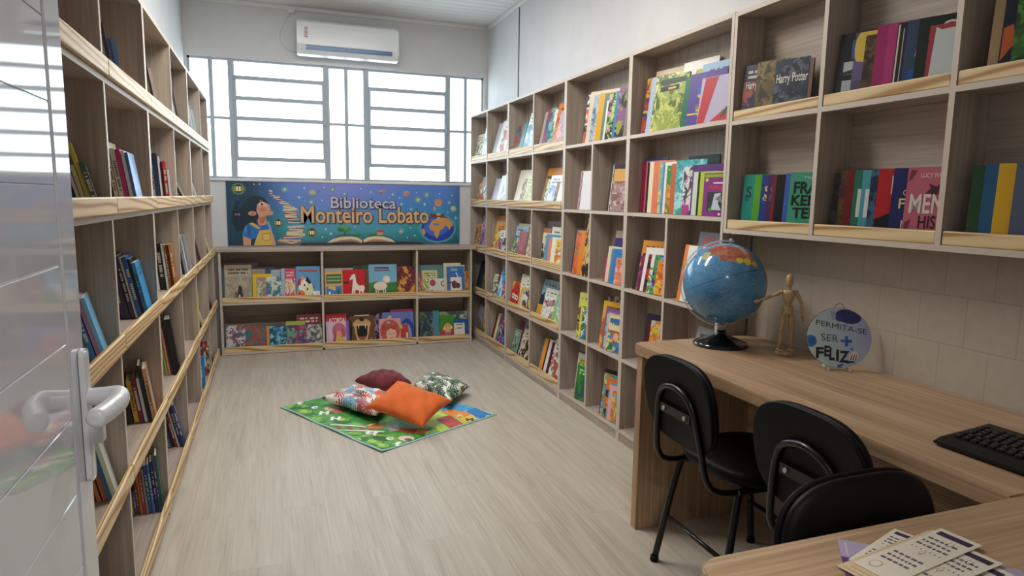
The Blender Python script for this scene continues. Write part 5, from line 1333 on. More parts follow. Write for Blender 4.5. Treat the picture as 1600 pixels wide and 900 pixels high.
PIC.update({
    ('b11', 3): [('3b3a3c', 'p', [(.44, .12), (.50, .40), (.56, .46), (.62, .38), (.66, .14), (.60, .08)]), ('6d675d', 'r', (.36, .45, .10, .26)), ('d8d4c8', 'e', (.53, .14, .04, .05))],
    ('b11', 11): [('efeae0', 'e', (.38, .38, .28, .26)), ('1f1b1c', 'p', [(.38, .58), (.46, .70), (.62, .52), (.56, .44)]), ('a83038', 'p', [(.02, .40), (.10, .62), (.22, .66), (.18, .46)]), ('e0dfa8', 'e', (.52, .30, .18, .18)), ('d9a08f', 'e', (.26, .64, .06, .07)),
                 ('dc7a4c', 'e', (.18, .16, .18, .14)), ('5a2418', 'e', (.13, .20, .025, .04)), ('5a2418', 'e', (.26, .13, .025, .035)), ('1f1b1c', 'e', (.34, .44, .03, .04)), ('1f1b1c', 'e', (.46, .32, .03, .04)), ('1f1b1c', 'e', (.56, .07, .09, .06)), ('1f1b1c', 'p', [(.68, .36), (.78, .46), (.72, .34)]), ('e8e4da', 'r', (.68, .96, .02, .26)), ('b8403c', 'r', (.14, .88, .84, .89))],
    ('b12', 2): [('e9e2d6', 'p', [(.30, .66), (.40, .80), (.52, .86), (.56, .78), (.60, .56), (.72, .44), (.94, .44), (.98, .34), (.92, .22), (.94, .06), (.88, .06), (.84, .22), (.78, .24), (.74, .06), (.68, .06), (.72, .26), (.56, .30), (.52, .08), (.47, .08), (.48, .30), (.42, .12), (.37, .12), (.42, .40), (.45, .62), (.42, .68), (.32, .62)]), ('6f7d66', 'p', [(.54, .86), (.62, .80), (.64, .60), (.58, .66)]), ('1b1414', 'r', (.02, .26, .52, .58))],
    ('b12', 5): [('3f7f3c', 'p', [(0, 0), (1, 0), (1, .46), (.6, .42), (.3, .48), (0, .44)]), ('2f6a34', 'p', [(0, 0), (1, 0), (1, .16), (.5, .22), (0, .18)]), ('e9d8c6', 'e', (.40, .34, .24, .13)), ('e9d8c6', 'e', (.62, .54, .13, .11)), ('e2cfba', 'r', (.22, .26, .04, .28)), ('e2cfba', 'r', (.30, .34, .06, .28)), ('e2cfba', 'r', (.48, .52, .04, .28)), ('e2cfba', 'r', (.55, .59, .06, .28)), ('f4e8dc', 'e', (.66, .53, .07, .07)), ('5a4a6a', 'p', [(.20, .80), (.74, .80), (.72, .92), (.22, .92)]), ('9cb9c8', 'r', (.22, .72, .84, .86))],
    ('b22', 2): [('c79a62', 'e', (.5, .72, .36, .18)), ('d2ab76', 'p', [(.18, .74), (.82, .74), (.76, .36), (.66, .03), (.34, .03), (.24, .36)]), ('1c1416', 'p', [(.28, .66), (.72, .66), (.70, .36), (.60, .12), (.40, .12), (.30, .36)]), ('2a2126', 'e', (.5, .88, .10, .07)), ('a34a48', 'p', [(.36, .28), (.64, .28), (.60, .06), (.40, .06)]), ('ece4d2', 'p', [(.34, .68), (.39, .68), (.36, .52)]), ('ece4d2', 'p', [(.61, .68), (.66, .68), (.64, .52)]), ('ece4d2', 'p', [(.37, .10), (.41, .10), (.39, .24)]), ('ece4d2', 'p', [(.59, .10), (.63, .10), (.61, .24)]), ('2a1b12', 'e', (.02, .5, .10, .4)), ('c08048', 'r', (.80, .90, .06, .22))],
    ('b22', 6): [('c0574a', 'e', (.5, .50, .46, .46)), ('a8483f', 'p', [(.10, .70), (.20, .30), (.30, .60), (.24, .80)]), ('e8b8a4', 'e', (.56, .34, .24, .28)), ('b04e42', 'p', [(.30, .62), (.50, .80), (.80, .60), (.70, .52), (.52, .60), (.40, .50)]), ('2b2020', 'e', (.50, .36, .02, .025)), ('2b2020', 'e', (.66, .40, .02, .025)), ('a8483f', 'p', [(.50, .20), (.62, .22), (.56, .17)]), ('8fb4cc', 'e', (.44, .84, .10, .05))],
    ('b22', 5): [('2c4a9a', 'e', (.78, .28, .24, .50)), ('8a9ad0', 'e', (.74, .22, .18, .40)), ('c2402f', 'p', [(.52, .05), (.84, .05), (.80, .60), (.56, .56)]), ('b6c070', 'p', [(.50, .46), (.60, .62), (.64, .44)]), ('e8e6c8', 'r', (.74, .80, .14, .30)), ('d9b26a', 'p', [(.12, .80), (.24, .92), (.30, .84), (.20, .74)]), ('e8ece8', 'e', (.42, .66, .08, .10))],
    ('b21', 2): [('c96a86', 'e', (.52, .62, .34, .34)), ('e0a07c', 'e', (.50, .46, .14, .18)), ('d8c43c', 'e', (.58, .18, .26, .16)), ('b55a78', 'p', [(.30, .70), (.20, .20), (.34, .10), (.40, .60)]), ('b55a78', 'p', [(.66, .78), (.86, .50), (.80, .30), (.64, .58)]), ('e0b08c', 'p', [(.80, .16), (.98, .26), (.96, .16)]), ('d8c43c', 'e', (.44, .34, .05, .06))],
    ('b31', 6): [('e6e2d8', 'r', (.20, .84, .12, .62)), ('6b4450', 'e', (.42, .36, .16, .14)), ('6b4450', 'e', (.62, .32, .14, .10)), ('7d5560', 'r', (.06, .30, .40, .46)), ('5a3640', 'e', (.60, .36, .06, .05)), ('e2e6ea', 'p', [(.50, .78), (.56, .80), (.76, .50), (.72, .48)]), ('8fb4d8', 'r', (.22, .62, .84, .93))],
    ('b31', 3): [('a8305a', 'e', (.20, .74, .16, .20)), ('c85a80', 'e', (.18, .72, .08, .10)), ('3a3a36', 'e', (.80, .68, .14, .18)), ('d8d4a8', 'e', (.80, .68, .09, .12)), ('1e1c24', 'p', [(.56, .06), (.60, .22), (.76, .18), (.94, .26), (.96, .06)]), ('b05a52', 'e', (.16, .20, .10, .12)), ('8a4a5c', 'e', (.46, .20, .06, .08))],
    ('b32', 4): [('e4dcd0', 'r', (0, .74, .0, .80)), ('3f3a3a', 'r', (.12, .62, .70, .74)), ('3f3a3a', 'r', (.20, .54, .52, .56)), ('3a2c26', 'e', (.56, .10, .22, .12))],
    ('b32', 3): [('b5473a', 'r', (.0, 1, .02, .42)), ('d9a94a', 'e', (.52, .42, .22, .26)), ('e6b48c', 'e', (.52, .40, .12, .14)), ('8a6fb0', 'p', [(.36, .06), (.68, .06), (.62, .30), (.42, .30)]), ('e6e2d8', 'p', [(.22, .40), (.34, .62), (.36, .40)]), ('e6e2d8', 'p', [(.70, .40), (.72, .62), (.86, .46)])],
    ('b12', 1): [('3a6a44', 'r', (.08, .92, .56, .90)), ('4a80c0', 'r', (.06, .94, .02, .46)), ('d9c070', 'p', [(.14, .40), (.30, .48), (.60, .44), (.56, .30)]), ('3a6a3c', 'p', [(.64, .04), (.74, .44), (.90, .06)]), ('e6ecec', 'r', (.20, .30, .06, .26)), ('8fae6c', 'r', (.14, .88, .64, .70)), ('8fae6c', 'r', (.14, .88, .76, .82))],
    ('r34', 1): [('b8262a', 'e', (.56, .46, .44, .40)), ('e8b830', 'p', [(0, .62), (.30, .99), (.0, .99)]), ('e8c040', 'p', [(.74, .99), (.99, .99), (.99, .50)]), ('f0eae0', 'e', (.24, .44, .13, .10)), ('f0eae0', 'e', (.46, .42, .12, .10)), ('f0eae0', 'e', (.68, .40, .13, .10)), ('1c1618', 'e', (.24, .44, .07, .05)), ('1c1618', 'e', (.46, .42, .06, .05)), ('1c1618', 'e', (.68, .40, .07, .05)), ('d8c070', 'p', [(.2, .0), (.3, .12), (.4, .0)])],
    ('d1', 10): [('b82a30', 'p', [(.0, .0), (.20, .0), (.46, .99), (.10, .99)]), ('c0302f', 'p', [(.36, .02), (.99, .02), (.99, .44)]), ('2f5a34', 'p', [(.62, .06), (.80, .16), (.94, .36), (.84, .38), (.70, .22)])],
    ('d1', 7): [('2c3a1c', 'r', (.08, .92, .84, .94)), ('1c1c16', 'r', (.10, .72, .72, .81)), ('cdb24a', 'r', (.36, .62, .745, .785))],
    ('d1', 9): [('d9b23a', 'e', (.46, .56, .20, .06)), ('2f5aa8', 'e', (.44, .66, .22, .10)), ('c0403c', 'r', (.24, .64, .36, .40)), ('4a9a4c', 'r', (.24, .64, .31, .35)), ('d8b84a', 'r', (.26, .64, .26, .30)), ('e0c850', 'p', [(.02, .20), (.30, .20), (.40, .14), (.70, .14), (.70, .17), (.42, .17), (.32, .23), (.02, .23)])],
    ('d2', 18): [('2f3438', 'r', (.20, .98, .12, .56)), ('c4ccd0', 'p', [(.40, .14), (.52, .52), (.80, .54), (.70, .30), (.86, .14)]), ('78848c', 'p', [(.56, .40), (.80, .50), (.90, .30)]), ('4a9a3c', 'e', (.36, .15, .08, .04)), ('e8e4e0', 'e', (.78, .05, .05, .03)), ('8fae2a', 'r', (.04, .98, .90, .97)), ('b8d038', 'e', (.14, .84, .07, .045)), ('e6e0e4', 'r', (.44, .98, .75, .78))],
    ('d3b', 1): [('e6e8e4', 'r', (.12, .99, .01, .99)), ('3a8fc4', 'r', (.40, .58, .40, .99)), ('3fa0a8', 'p', [(.30, .02), (.62, .02), (.56, .40), (.34, .60)]), ('d9b83c', 'r', (.14, .40, .60, .68))],
    ('r53b', 3): [], ('r54b', 5): [('3f6fb4', 'r', (.04, .96, .80, .93)), ('e0d4b4', 'r', (.02, .98, .60, .70)), ('b8642f', 'e', (.42, .50, .18, .10)), ('e6b48c', 'e', (.40, .42, .14, .12)), ('3f7a44', 'p', [(.0, .04), (.22, .30), (.34, .06)]), ('3a6ab0', 'p', [(.42, .04), (.56, .20), (.74, .06)]), ('c0403c', 'p', [(.24, .28), (.34, .36), (.40, .24)]), ('2a2320', 'e', (.62, .40, .10, .06))],
})
def unit(k): return ('first', 'second', 'third', 'fourth')[k]
def rc(row, half, k):
    n = ('first', 'second', 'third', 'fourth', 'fifth', 'sixth', 'seventh', 'eighth')[2*k+(half == 'right half')]
    if half: return f'{row} row, {n} column from window, right wall'
    return f'{row} wide shelf, {unit(k)} bookcase from window, right wall'
RW = {1: (RZ[4], 2.098, 'top'), 2: (RZ[3], RZ[4]-T, 'second'), 3: (RZ[2], RZ[3]-T, 'third'), 4: (RZ[1], RZ[2]-T, 'fourth'), 5: (RZ[0], RZ[1]-T, 'bottom')}
def R_(col, row, txt, lean=15):
    z, zt, rn_ = RW[row]; k = (col-1)//2; half = 'left half' if col % 2 else 'right half'
    ya = D[col-1]-(T if col % 2 else T/2); yb = D[col]+(T/2 if col % 2 else T)
    shelf_right(f'r{col}{row}' if col != 3 else f'r3{row}', rc(rn_, half, k), ya, yb, z, True, lean, txt, zt)
R_(1, 1, '''741 212 0 8 a d9d6bd 5a5a50 b8b69c|cream book with dark drawing
752 201 0 8 a e6e8e4 6a6a66 c8d0d0|white illustrated book''')
R_(2, 1, '''769 194 0 7 n c3c8cc b0b8c0|pale grey book
775 190 0 8 n dfe2e2 c8ccd0|white book
779 187 0 8 a e4e0dc b85a5a d0b0b0|white book with red drawing''')
R_(3, 1, '''802 197 0 8 f 3d6a80 c4504c 88a070|blue teal book with red picture
810 193 0 7 n 4a98a0|thin teal book
815 180 0 7 n 2a2a2c|thin black book
817 178 0 8 a dde6e6 6a9ab8 a8c0cc|white book with blue drawing''')
R_(4, 1, '''842 176 0 7 n b8aa90|thin grey beige book
846 171 0 7 f b0406a 3a6a98 b83c58|crimson and blue book
851 170 0 8 f 2c7a84 1f5a6a 8fb0a0|teal picture book
857 172 0 6 a e6e6e0 3a8a84 b8c8c4|white and teal book
862 163 0 9 a d9803a b85a2c e0a060|orange picture book
867 175 0 8 f e2c4c0 c4a8c0 a8b4d0|pale pink watercolour book''')
R_(1, 2, '''744 287 0 7 a b89a6c 8a6a44|brown edged book
747 277 0 8 f dde4da c8603a 4a8a84|white book with orange and teal''')
R_(2, 2, '''768 280 0 8 n b9bbcb a8aab8|lilac grey book
776 275 0 8 n e4e6e8|glossy white book
781 273 0 8 a e2e6e8 c0c8d0 d0d4dc|white book with faint drawing''')
R_(3, 2, '''803 267 22 14 n e2dcc6 c8a890|large rounded cream book
811 280 0 8 f d9d0b8 7a5a4c a88a70|patterned cream book
817 276 0 8 a d8dcae b8c088|pale green book''')
R_(4, 2, '''845 264 0 9 n d08c38 a8b060|tall orange book
846 276 0 8 f 7d7c40 a89a50 3a3a24|olive patterned book
849 281 0 8 a d9d9d0 6a6a60|grey white book
853 275 0 8 a dfe6ee 8fa8d0 c8d0e0|white and blue book
864 285 0 8 f 86683c b08a50 3a2c1c|brown picture book
869 286 0 8 n dedede|white book with torn edge''')
R_(1, 3, '''739 349 0 10 f a88a50 7a3c3c d0b070|brown floral book
750 338 0 12 f 9a52a0 c888c8 3a5a4a|purple and pink floral book''')
R_(2, 3, '''768 338 0 8 n d98c3c|tall orange book
768.5 345 0 7 a b8b098 8a8878|thin greyish magazine
769 348 0 10 a e0a04c d8483c 58a048|orange and red picture book
769.5 356 0 8 f e8c050 d04848 4a9a48|yellow red and green book
777 360 0 8 a dcdcd6 a04a78 6a6a78|white book with purple figure
783 359 0 8 a e6e4de 3a3a44 b8b8b8|white book with black marks''')
R_(3, 3, '''800 349 0 6 n d8d0b0|cream book standing at back
800.5 353 0 8 a a8cfe0 8ab8d0|light blue book
798.5 368 0 8 f 3f8a58 3a6aa0 d8d8a0|green and blue book
806 362 13 16 f a86a70 b8555c 8a8a9a|boxed dusty red book set
821 366 0 8 f d0d6b4 8fae84 c87a6a|pale green book''')
R_(4, 3, '''848 346 0 8 n 5a1f34|maroon book standing at back
843 357 0 8 f a86a34 7a4a2c c88a4a|orange brown book
844 364 0 8 a dccfa8 3a3a34|cream book with black spot
856 355 0 8 a e4e0cc d9a83a 3f4a5a|cream book with yellow top
849 366 0 9 n 5a8fb8 c8d8e0|blue edged book
854 372 0 9 n e0805c|salmon orange book
859 371 0 8 n dfe8d4 88a888|white and green book
865 374 0 9 a e8c050 d87a3a e8e4d0|yellow topped comic book''')
R_(1, 4, '''744 408 0 10 n 24303c|dark blue book
747 416 0 9 n 2c3638|blackish book
752 427 0 8 a 8a6a4c 5a4630|brown book''')
R_(2, 4, '''767 428 0 9 a dcdcc0 3f7a4a 6a6a58|cream book with green top
773 420 0 8 a 6a2c2c e0dcd4 2a2020|dark red and white book
776 416 0 9 a 64b0dc d8ecf4 3a80b8|sky blue book
783 440 0 8 f a83a58 2a3a68 c8ccd4|crimson and navy book''')
R_(3, 4, '''808 428 0 8 n d8cfb4|cream book standing at back
797 439 17 12 n c8302a e8b830 b8262a|red and yellow lettered book
809 433 0 8 a e8e2cc d0b060|cream book
815 432 0 9 a e8e6dc d8b43a 3a3a6a|white book with yellow base''')
R_(4, 4, '''839 436 0 9 a 8fb4c8 3a4a58 24303a|blue and dark wrapped book
838 475 0 9 n d99a30|small orange book
845 450 0 9 a e2e6dc b84a4a 98a8a8|white scribbled book
861 462 0 8 f cfe0b8 8fc07c 78b8c0|pale green leafy book''')
R_(2, 5, '''768 487 0 7 n 7a2430|dark red book
771 489 0 7 n d8ceb0|cream book
774 492 0 8 f 3f6a5c 8aa088 4a8a80|green book
777 490 0 8 a b02f7c 3a3a44 e0b8d0|magenta book
781 505 0 9 f 23304f 3a5a98 6a78a0|navy blue book''')
R_(3, 5, '''805 502 0 8 n 7a2a44|maroon book
810 502 0 8 a 8a88b8 e0dcec|lilac book
798 513 11 10 a 6f9a7c 4a3a34 88b094|green book with rounded corners
811 514 0 9 a d6cba8 2c2824 3a342c|cream book with black figures''')
R_(4, 5, '''839 528 0 8 n 5f6a68|grey book
842 528 0 10 n e0952c|orange book
847 531 0 9 n 1c1c1e|black book
849 531 0 9 n e0d6d8|pinkish white book
853 535 0 7 n 4f2024|maroon book
857 530 0 9 a e2e2dc b05a48 5a5a58|white book with small drawings''')
# third bookcase from the window
RW5 = {1: (RZ5[4], 2.098, 'top'), 2: (RZ5[3], RZ5[4]-T, 'second'), 3: (RZ5[2], RZ5[3]-T, 'third'), 4: (RZ5[1], RZ5[2]-T, 'fourth'), 5: (RZ5[0], RZ5[1]-T, 'bottom')}
def O_(k, row, half, txt, lean=8):
    z, zt, rn_ = RW5[row]
    Y0, YM, Y1 = (D[4], E5, D[5]) if k == 2 else (D[5], E6, D[6])
    if half is None: ya, yb = Y0-T, Y1+T
    elif half == 'a': ya, yb = Y0-T, YM+T/2
    else: ya, yb = YM-T/2, Y1+T
    hn = {None: '', 'a': 'left half', 'b': 'right half'}[half]
    shelf_right(f'{"r5" if k == 2 else "d"}{row}{half or ""}', rc(rn_, hn, k), ya, yb, z, False, lean, txt, zt, x0=XR+.006)
O_(2, 1, None, '''908 151 0 6 n 3a4a50|thin dark grey book
910 149 20 7 f d06440 e0dcd0 1f1f22|orange white and black book
914 145 24 9 n d9cdb4|tall cream book
920 150 20 8 f 4a78b0 a8b8c8 3a5a88|blue picture book
925 149 18 7 f a8a898 c8c0b0|greyish book
929 147 20 9 n dca51e|golden yellow book
937 147 18 7 n 5f7f80|slate teal book
941 158 18 7 n e4e4dc|thin white book
944 148 20 8 f cf8cb0 a8c878 3a3a34|pink and green book
950 147 18 7 f 88b060 b8d070 2c2c28|lime green book
955 143 20 8 n 3a80c0|bright blue book
959 138 21 9 f 2c2e30 8a5a88 98a048|black book with many small pictures
973 139 13 9 n 8a8378|tall grey book''', 8)
O_(2, 2, 'a', '''900 268 0 5 n e0dcd8|thin white book
901 268 0 6 n a8324a|thin red book
902.5 268 0 6 n e6e2e0|thin cream white book
903.5 270 0 7 n 2a3458|thin navy book
905 269 19 8 n e8eaee d8d8e4|glossy white booklet''', 7)
O_(2, 2, 'b', '''945 261 0 6 n 34363a|thin black book
948 258 0 7 n dcdcd8|thin white book
949.5 257 0 7 a 3a3038 c8ccd0 7a6a78|dark book with photographs
951.5 265 0 9 n d8a860 d98a3c|tan and orange book
953 284 16 10 f 8a6a64 a8888a c8b8b4|brown book wrapped in plastic''', 8)
O_(2, 3, 'a', '''891 357 0 7 n 23252a|thin black book
893 360 0 9 f d96a3c 88a050 c8543a|orange red book with green
900 361 0 13 n e0822c d06a20|thick orange book
909 363 14 7 a e2c43a 3a6a78|yellow book
907 418 15 6 f e0a04c 2c2620 d8c070|low striped orange book''', 8)
O_(2, 3, 'b', '''950 361 0 7 n b0a490|greyish tan book at back
950.5 372 0 9 n 3c3470|purple book
941 403 11 8 n b83c54|low crimson book
944 385 12 8 n d6d0bc|cream white book
949 389 12 8 n 7a8088|slate grey book
952 389 13 9 n 2f80c8 dce8f0|bright blue book
958 403 14 8 a e88a6a d0705a f0b8a0|salmon book''', 8)
O_(2, 4, 'a', '''899 457 0 8 a c9cf74 2c3a58 a84a3c|yellow green magazine
902.5 471 0 8 n d8d83e 3a4a2c|bright yellow book
905.5 479 0 8 f 4a78a8 3f7a44 dfe4e8|blue and green landscape book''', 7)
O_(2, 4, 'b', '''938 462 0 8 f a08088 3a3438 c8b0a8|grey pink magazine
934 470 0 9 a e0b03a c8602c a87a30|orange yellow book
938.5 482 0 8 n 8a5aa0|purple book
941 488 0 7 f 5f9a90 a8c8b8|teal green book
944 490 0 7 n e6a8b4|pink book
946 493 18 8 a d8dc9a 4a88b8 b0683c|yellow comic with children''', 8)
O_(2, 5, 'a', '''894.5 548 0 7 n 4a4a4c|dark grey book
895 551 0 8 n b8bab4|light grey book
896 560 0 7 f c8cda8 5a9a48 d88a3c|pale green book
897 570 0 9 a 2c8a34 1f6a28 3a4a70|bright green book''', 7)
O_(2, 5, 'b', '''934 577 0 7 n 7a2c28|dark red book
936 576 0 8 n 1e1f22|black book
936.5 583 0 8 f 8a8a48 5a9ac0 c8c890|olive and blue book
941 590 0 8 a e0742c 2c2c30 5a8a90|orange book
945 598 0 7 f d8c448 5aa0a8|yellow and teal book
947 602 0 8 n e0a8b8 c84a5a|pink book
952 611 13 8 f e8d020 d87a30 5aa0d0|yellow and blue book''', 8)
# fourth bookcase, beside the globe
O_(3, 1, None, '''1012 113 0 6 n c8b48c|tan folder standing at back
1000 124 0 9 f 2f3f78 b8483a d8b048|navy red and yellow book
1007 123 19 9 n a8c0d8 c8d4dc|pale blue book
1014 121 20 9 f c8c870 5f6a50 e0e08a|yellow and grey book
1055 100 23 8 n e6e2da d98c40|white book with orange top
1075 110 19 8 f 8a4a98 a8b858 c84a48|purple and green book
1085 102 26 9 a 9ab8d4 d8d8cc c8c0a0|pale blue book with handwritten title
1019 123 22 10 f 98a84a 5a6a2c c0c86a|green spiral bound map book
1062 122 20 9 n 1f6a4c 2c5a50|dark green book
1070 118 22 9 n 54428f|purple book with colourful emblem
1088 124 22 9 n b8b0cc c83a40|glossy pinkish white and red book''', 13)
# indices used for the pictures follow this order
O_(3, 2, None, '''1000 248 21 8 n 24406f|navy blue book at back
1075 243 22 8 n 2c4a48|dark green book at back
1000.5 252 16 8 n 7c2438 8a3048|maroon book
1008 251 16 7 n c85a7c|pink edged book
1010 253 16 8 n 24242c|black book
1013 252 18 8 n e6e0bc|cream book
1019 251 18 9 n e0764a e8e0a8|orange lettered cream book
1028 252 20 8 f d8cf8a 88b098|pale yellow book
1033 257 15 8 n 4f7ec0|blue book
1036 253 17 8 n e8ead8|white edged book
1039 258 17 8 f 3a8a3c c88a34 e0a850|green and orange book
1046 255 17 8 n c4622f|rust orange book
1053 250 22 9 f 4ab0c0 a8dce4 3aa090|large turquoise book
1065 260 18 8 f e4dce0 b8408a 4a4a50|white book with magenta dots
1078 257 21 8 n 5c3278|dark purple book
1080 268 16 8 n d0dccb 5a9a4a|pale green edged book
1087 268 16 7 n 22241f|black spined book
1090 268 17 8 n b8cc34|lime green book
1096 270 17 8 n 8a2f84 7a2878|purple school book with photograph''', 10)
O_(3, 3, 'a', '''987 395 0 6 n 2c2c2a|thin black book
992 376 0 9 a d8923a a83a58 7a3060|orange book at back
994.5 396 15 8 f 8a3068 5a2850|purple patterned book
999 387 18 9 n e8e8e4|tall white book
1004 398 15 8 f c42a34 2c2430|red and black book
1009 398 15 8 a e4e6e2 5a9a40|white book with green
1014 399 14 8 f 6ab0c0 4a9a48 5a3c80|blue and green book
1020 408 14 9 a e88a34 e8c040 c8602c|orange book with yellow panel''', 12)
O_(3, 3, 'b', '''1074 363 21 9 n 5f6a74|grey atlas with red capitals
1056 383 24 14 n e0822a|white book with orange spine''', 9)
O_(3, 4, 'a', '''1000 490 20 9 n 2a2e48|dark navy book
1003 502 15 9 n 5a1f28|dark red book
1008 501 16 9 f e0b83a d8863a b8c8c0|yellow and orange painted book''', 8)
O_(3, 4, 'b', '''1067 510 20 10 a 8a9094 d8704a e4e4e0|grey and orange folder''', 14)
# wall-hung bookcase above the desk
WN = ['first', 'second', 'third', 'fourth']
def W_(c, row, txt, lean=4):
    z = WZ[1] if row == 1 else WZ[0]; zt = (2.112 if row == 1 else WZ[1])-T
    ya = W[c-1]-(T if c == 1 else T/2); yb = W[c]+T/2
    shelf_right(f'w{c}{row}', f'{"upper" if row == 1 else "lower"} row, {("leftmost", "second", "third")[c-1]} bay of bookcase above desk', ya, yb, z, True, lean, txt, zt, x0=XR+.0195)
W_(1, 1, '''1158 105 13 22 a 2a3050 b0584a 3a3a58|worn navy novel with reddish picture
1178 99 14 26 f 6a5a34 8a7440 3a3220|worn brown gold novel
1207 97 13.5 38 f 2a3148 5a6478 1f2433|thick dark navy novel with white title''', 4)
W_(1, 2, '''1149 275 13 14 n c07828|orange brown book
1156 274 13.5 16 n 1f9488 2a7a80|teal novel with black letter
1172 274 13.5 16 n 5aa82c 4a9828|bright green novel
1183 274 13.5 16 n 23418c|blue novel with gold letter
1193 274 13.5 15 n 4a2a60|dark purple novel
1201 274 13.5 14 n 7c2434|dark red novel
1207 274 13.5 16 n 15151a|black novel
1221 272 13.5 15 n 3f60b4|blue spined novel
1229 271 14 18 n 3f9a7c 2f8468|green horror novel with black capitals''', 4)
PIC[('w21', 0)] = [('2a64a0', 'r', (.26, .99, .64, .90)), ('c8ccd0', 'r', (.12, .60, .42, .60)), ('b8bcc0', 'r', (.12, .99, .02, .34)), ('3a3c40', 'p', [(.12, .46), (.40, .50), (.60, .47), (.60, .43), (.12, .42)]), ('26282c', 'p', [(.34, .04), (.40, .28), (.52, .06)])]
PIC[('w21', 1)] = [('e0c050', 'e', (.44, .78, .44, .40)), ('6a5a8c', 'p', [(0, .30), (.60, .36), (.60, .52), (0, .60)]), ('5a8a3a', 'p', [(.10, .02), (.60, .02), (.44, .36), (.36, .16)])]
PIC[('w21', 3)] = [('d8b0a8', 'p', [(.50, .10), (.62, .30), (.66, .40), (.58, .36), (.50, .24)])]
PIC[('w21', 4)] = [('d8703a', 'r', (.26, .60, .78, .94)), ('e6dcd4', 'p', [(.20, .40), (.34, .74), (.62, .74), (.60, .38)]), ('8a9a98', 'p', [(.22, .02), (.34, .12), (.60, .10), (.60, .02)])]
PIC[('w21', 5)] = [(c, 'r', (.02+k*.05, .05+k*.05, .02, .98-k*.03)) for k, c in enumerate(['e0dcd0', '2a2622', 'e0dcd0', '2a2622', 'e0dcd0', '2a2622', 'e0dcd0'])]
PIC[('w21', 7)] = [('1f5aa8', 'r', (.10, .60, .04, .34)), ('c8322f', 'e', (.40, .40, .14, .12)), ('9aa8b4', 'p', [(.20, .50), (.34, .92), (.60, .60)]), ('d4dce0', 'p', [(.30, .40), (.38, .70), (.50, .44)])]
PIC[('w22', 6)] = [('141828', 'p', [(0, 0), (1, 0), (1, .60), (.0, .28)])]
PIC[('w22', 8)] = [('4a2a34', 'p', [(.40, .64), (.50, .72), (.46, .78), (.62, .74), (.80, .86), (.76, .74), (.70, .66)]), ('2a1c28', 'r', (.52, .78, .635, .65)), ('3a2230', 'e', (.76, .94, .05, .03)), ('7a3c4c', 'p', [(.02, .80), (.10, .84), (.20, .96), (.06, .97)]), ('7a3c4c', 'p', [(.02, .10), (.12, .14), (.16, .30), (.04, .26)])]
PIC[('w31', 1)] = [('c8602c', 'p', [(.02, .20), (.20, .40), (.14, .60), (.02, .56)])]
PIC[('w32', 1)] = [('c8d4dc', 'r', (.30, .80, .30, .32)), ('c8d4dc', 'r', (.28, .40, .20, .215)), ('c8d4dc', 'r', (.26, .38, .10, .115))]
PIC[('w32', 2)] = [('8a4a2c', 'e', (.74, .22, .26, .24)), ('c88a3c', 'e', (.78, .24, .14, .14))]
PIC[('w32', 3)] = [('8a3a44', 'e', (.40, .30, .08, .08)), ('c87a4c', 'e', (.50, .22, .07, .07)), ('4a6a3c', 'e', (.44, .16, .08, .05)), ('d8c8b0', 'e', (.58, .32, .05, .05))]
PIC[('w21', 9)] = [('Mdfe8ea', 'p', [(.08, .01), (.99, .01), (.99, .86), (.60, .93), (.30, .92), (.16, .97)]), ('a8404c', 'p', [(.72, .30), (.95, .40), (.90, .50), (.76, .44)])]
W_(2, 1, '''1305 56 16 11 n 14151a|black book with old photographs
1328 53 16 11 n 54506c|book with yellow moon and green creature
1344 57 15 11 f 4a3a24 6a4f2c 2c2a26|dark brown novel
1361 42 17 12 n a02468 902060|plain magenta novel
1378 40 16 12 n b8387c|magenta novel with white shape
1393 38 15 10 n 2a2622|black and white striped book
1404 42 14 10 n 232c44 3a4a68|dark navy novel
1409 34 14 11 n 3a4a68 24304c|blue novel with red diamond
1427 31 16 12 n 1c2a24 2c3a2c|dark green black novel
1445 42 16 11 n a8404c|red edged book in silver foil''', 5)
W_(2, 2, '''1296 271 14 11 f 26222c 3a3040 1c1a20|blackish novel
1306 268 14 11 f 4a2c1f 6a3a24 3f5a34|dark brown novel with green plant
1315 266 14 12 n 6a1f24 7a2a2c|dark red novel
1328 267 14 13 n 1f6f5c|dark green novel with white letter
1340 267 14 13 n 4fa0ac 3f8a98|turquoise novel with white letter
1353 266 14 12 f 22304f 3a6a88 1c2840|navy patterned novel
1365 265 15 14 n b8242c a8202a|red and navy novel with gothic initial
1388 264 15 14 n 232c62|navy novel with gold lettering
1410 263 17 15 n c2687c b85c70|pink novel with white lettering''', 4)
W_(3, 1, '''1543 -14 18 24 n b59a74|thick tan book leaning left
1560 -16 17 14 n 22283a|dark blue novel
1580 -12 17 14 f 3a6a34 2c4a2c 5a8a44|green patterned novel''', 6)
W_(3, 2, '''1509 260 14 14 n 26512c|dark green novel with script initial
1528 258 14 14 n 235a88|blue novel with script initial
1549 257 14 15 n dcae24 d0a020|yellow novel with script initial
1576 256 14 14 n 56607a|slate blue novel with flowers''', 4)
PIC[('b11', 8)] = None
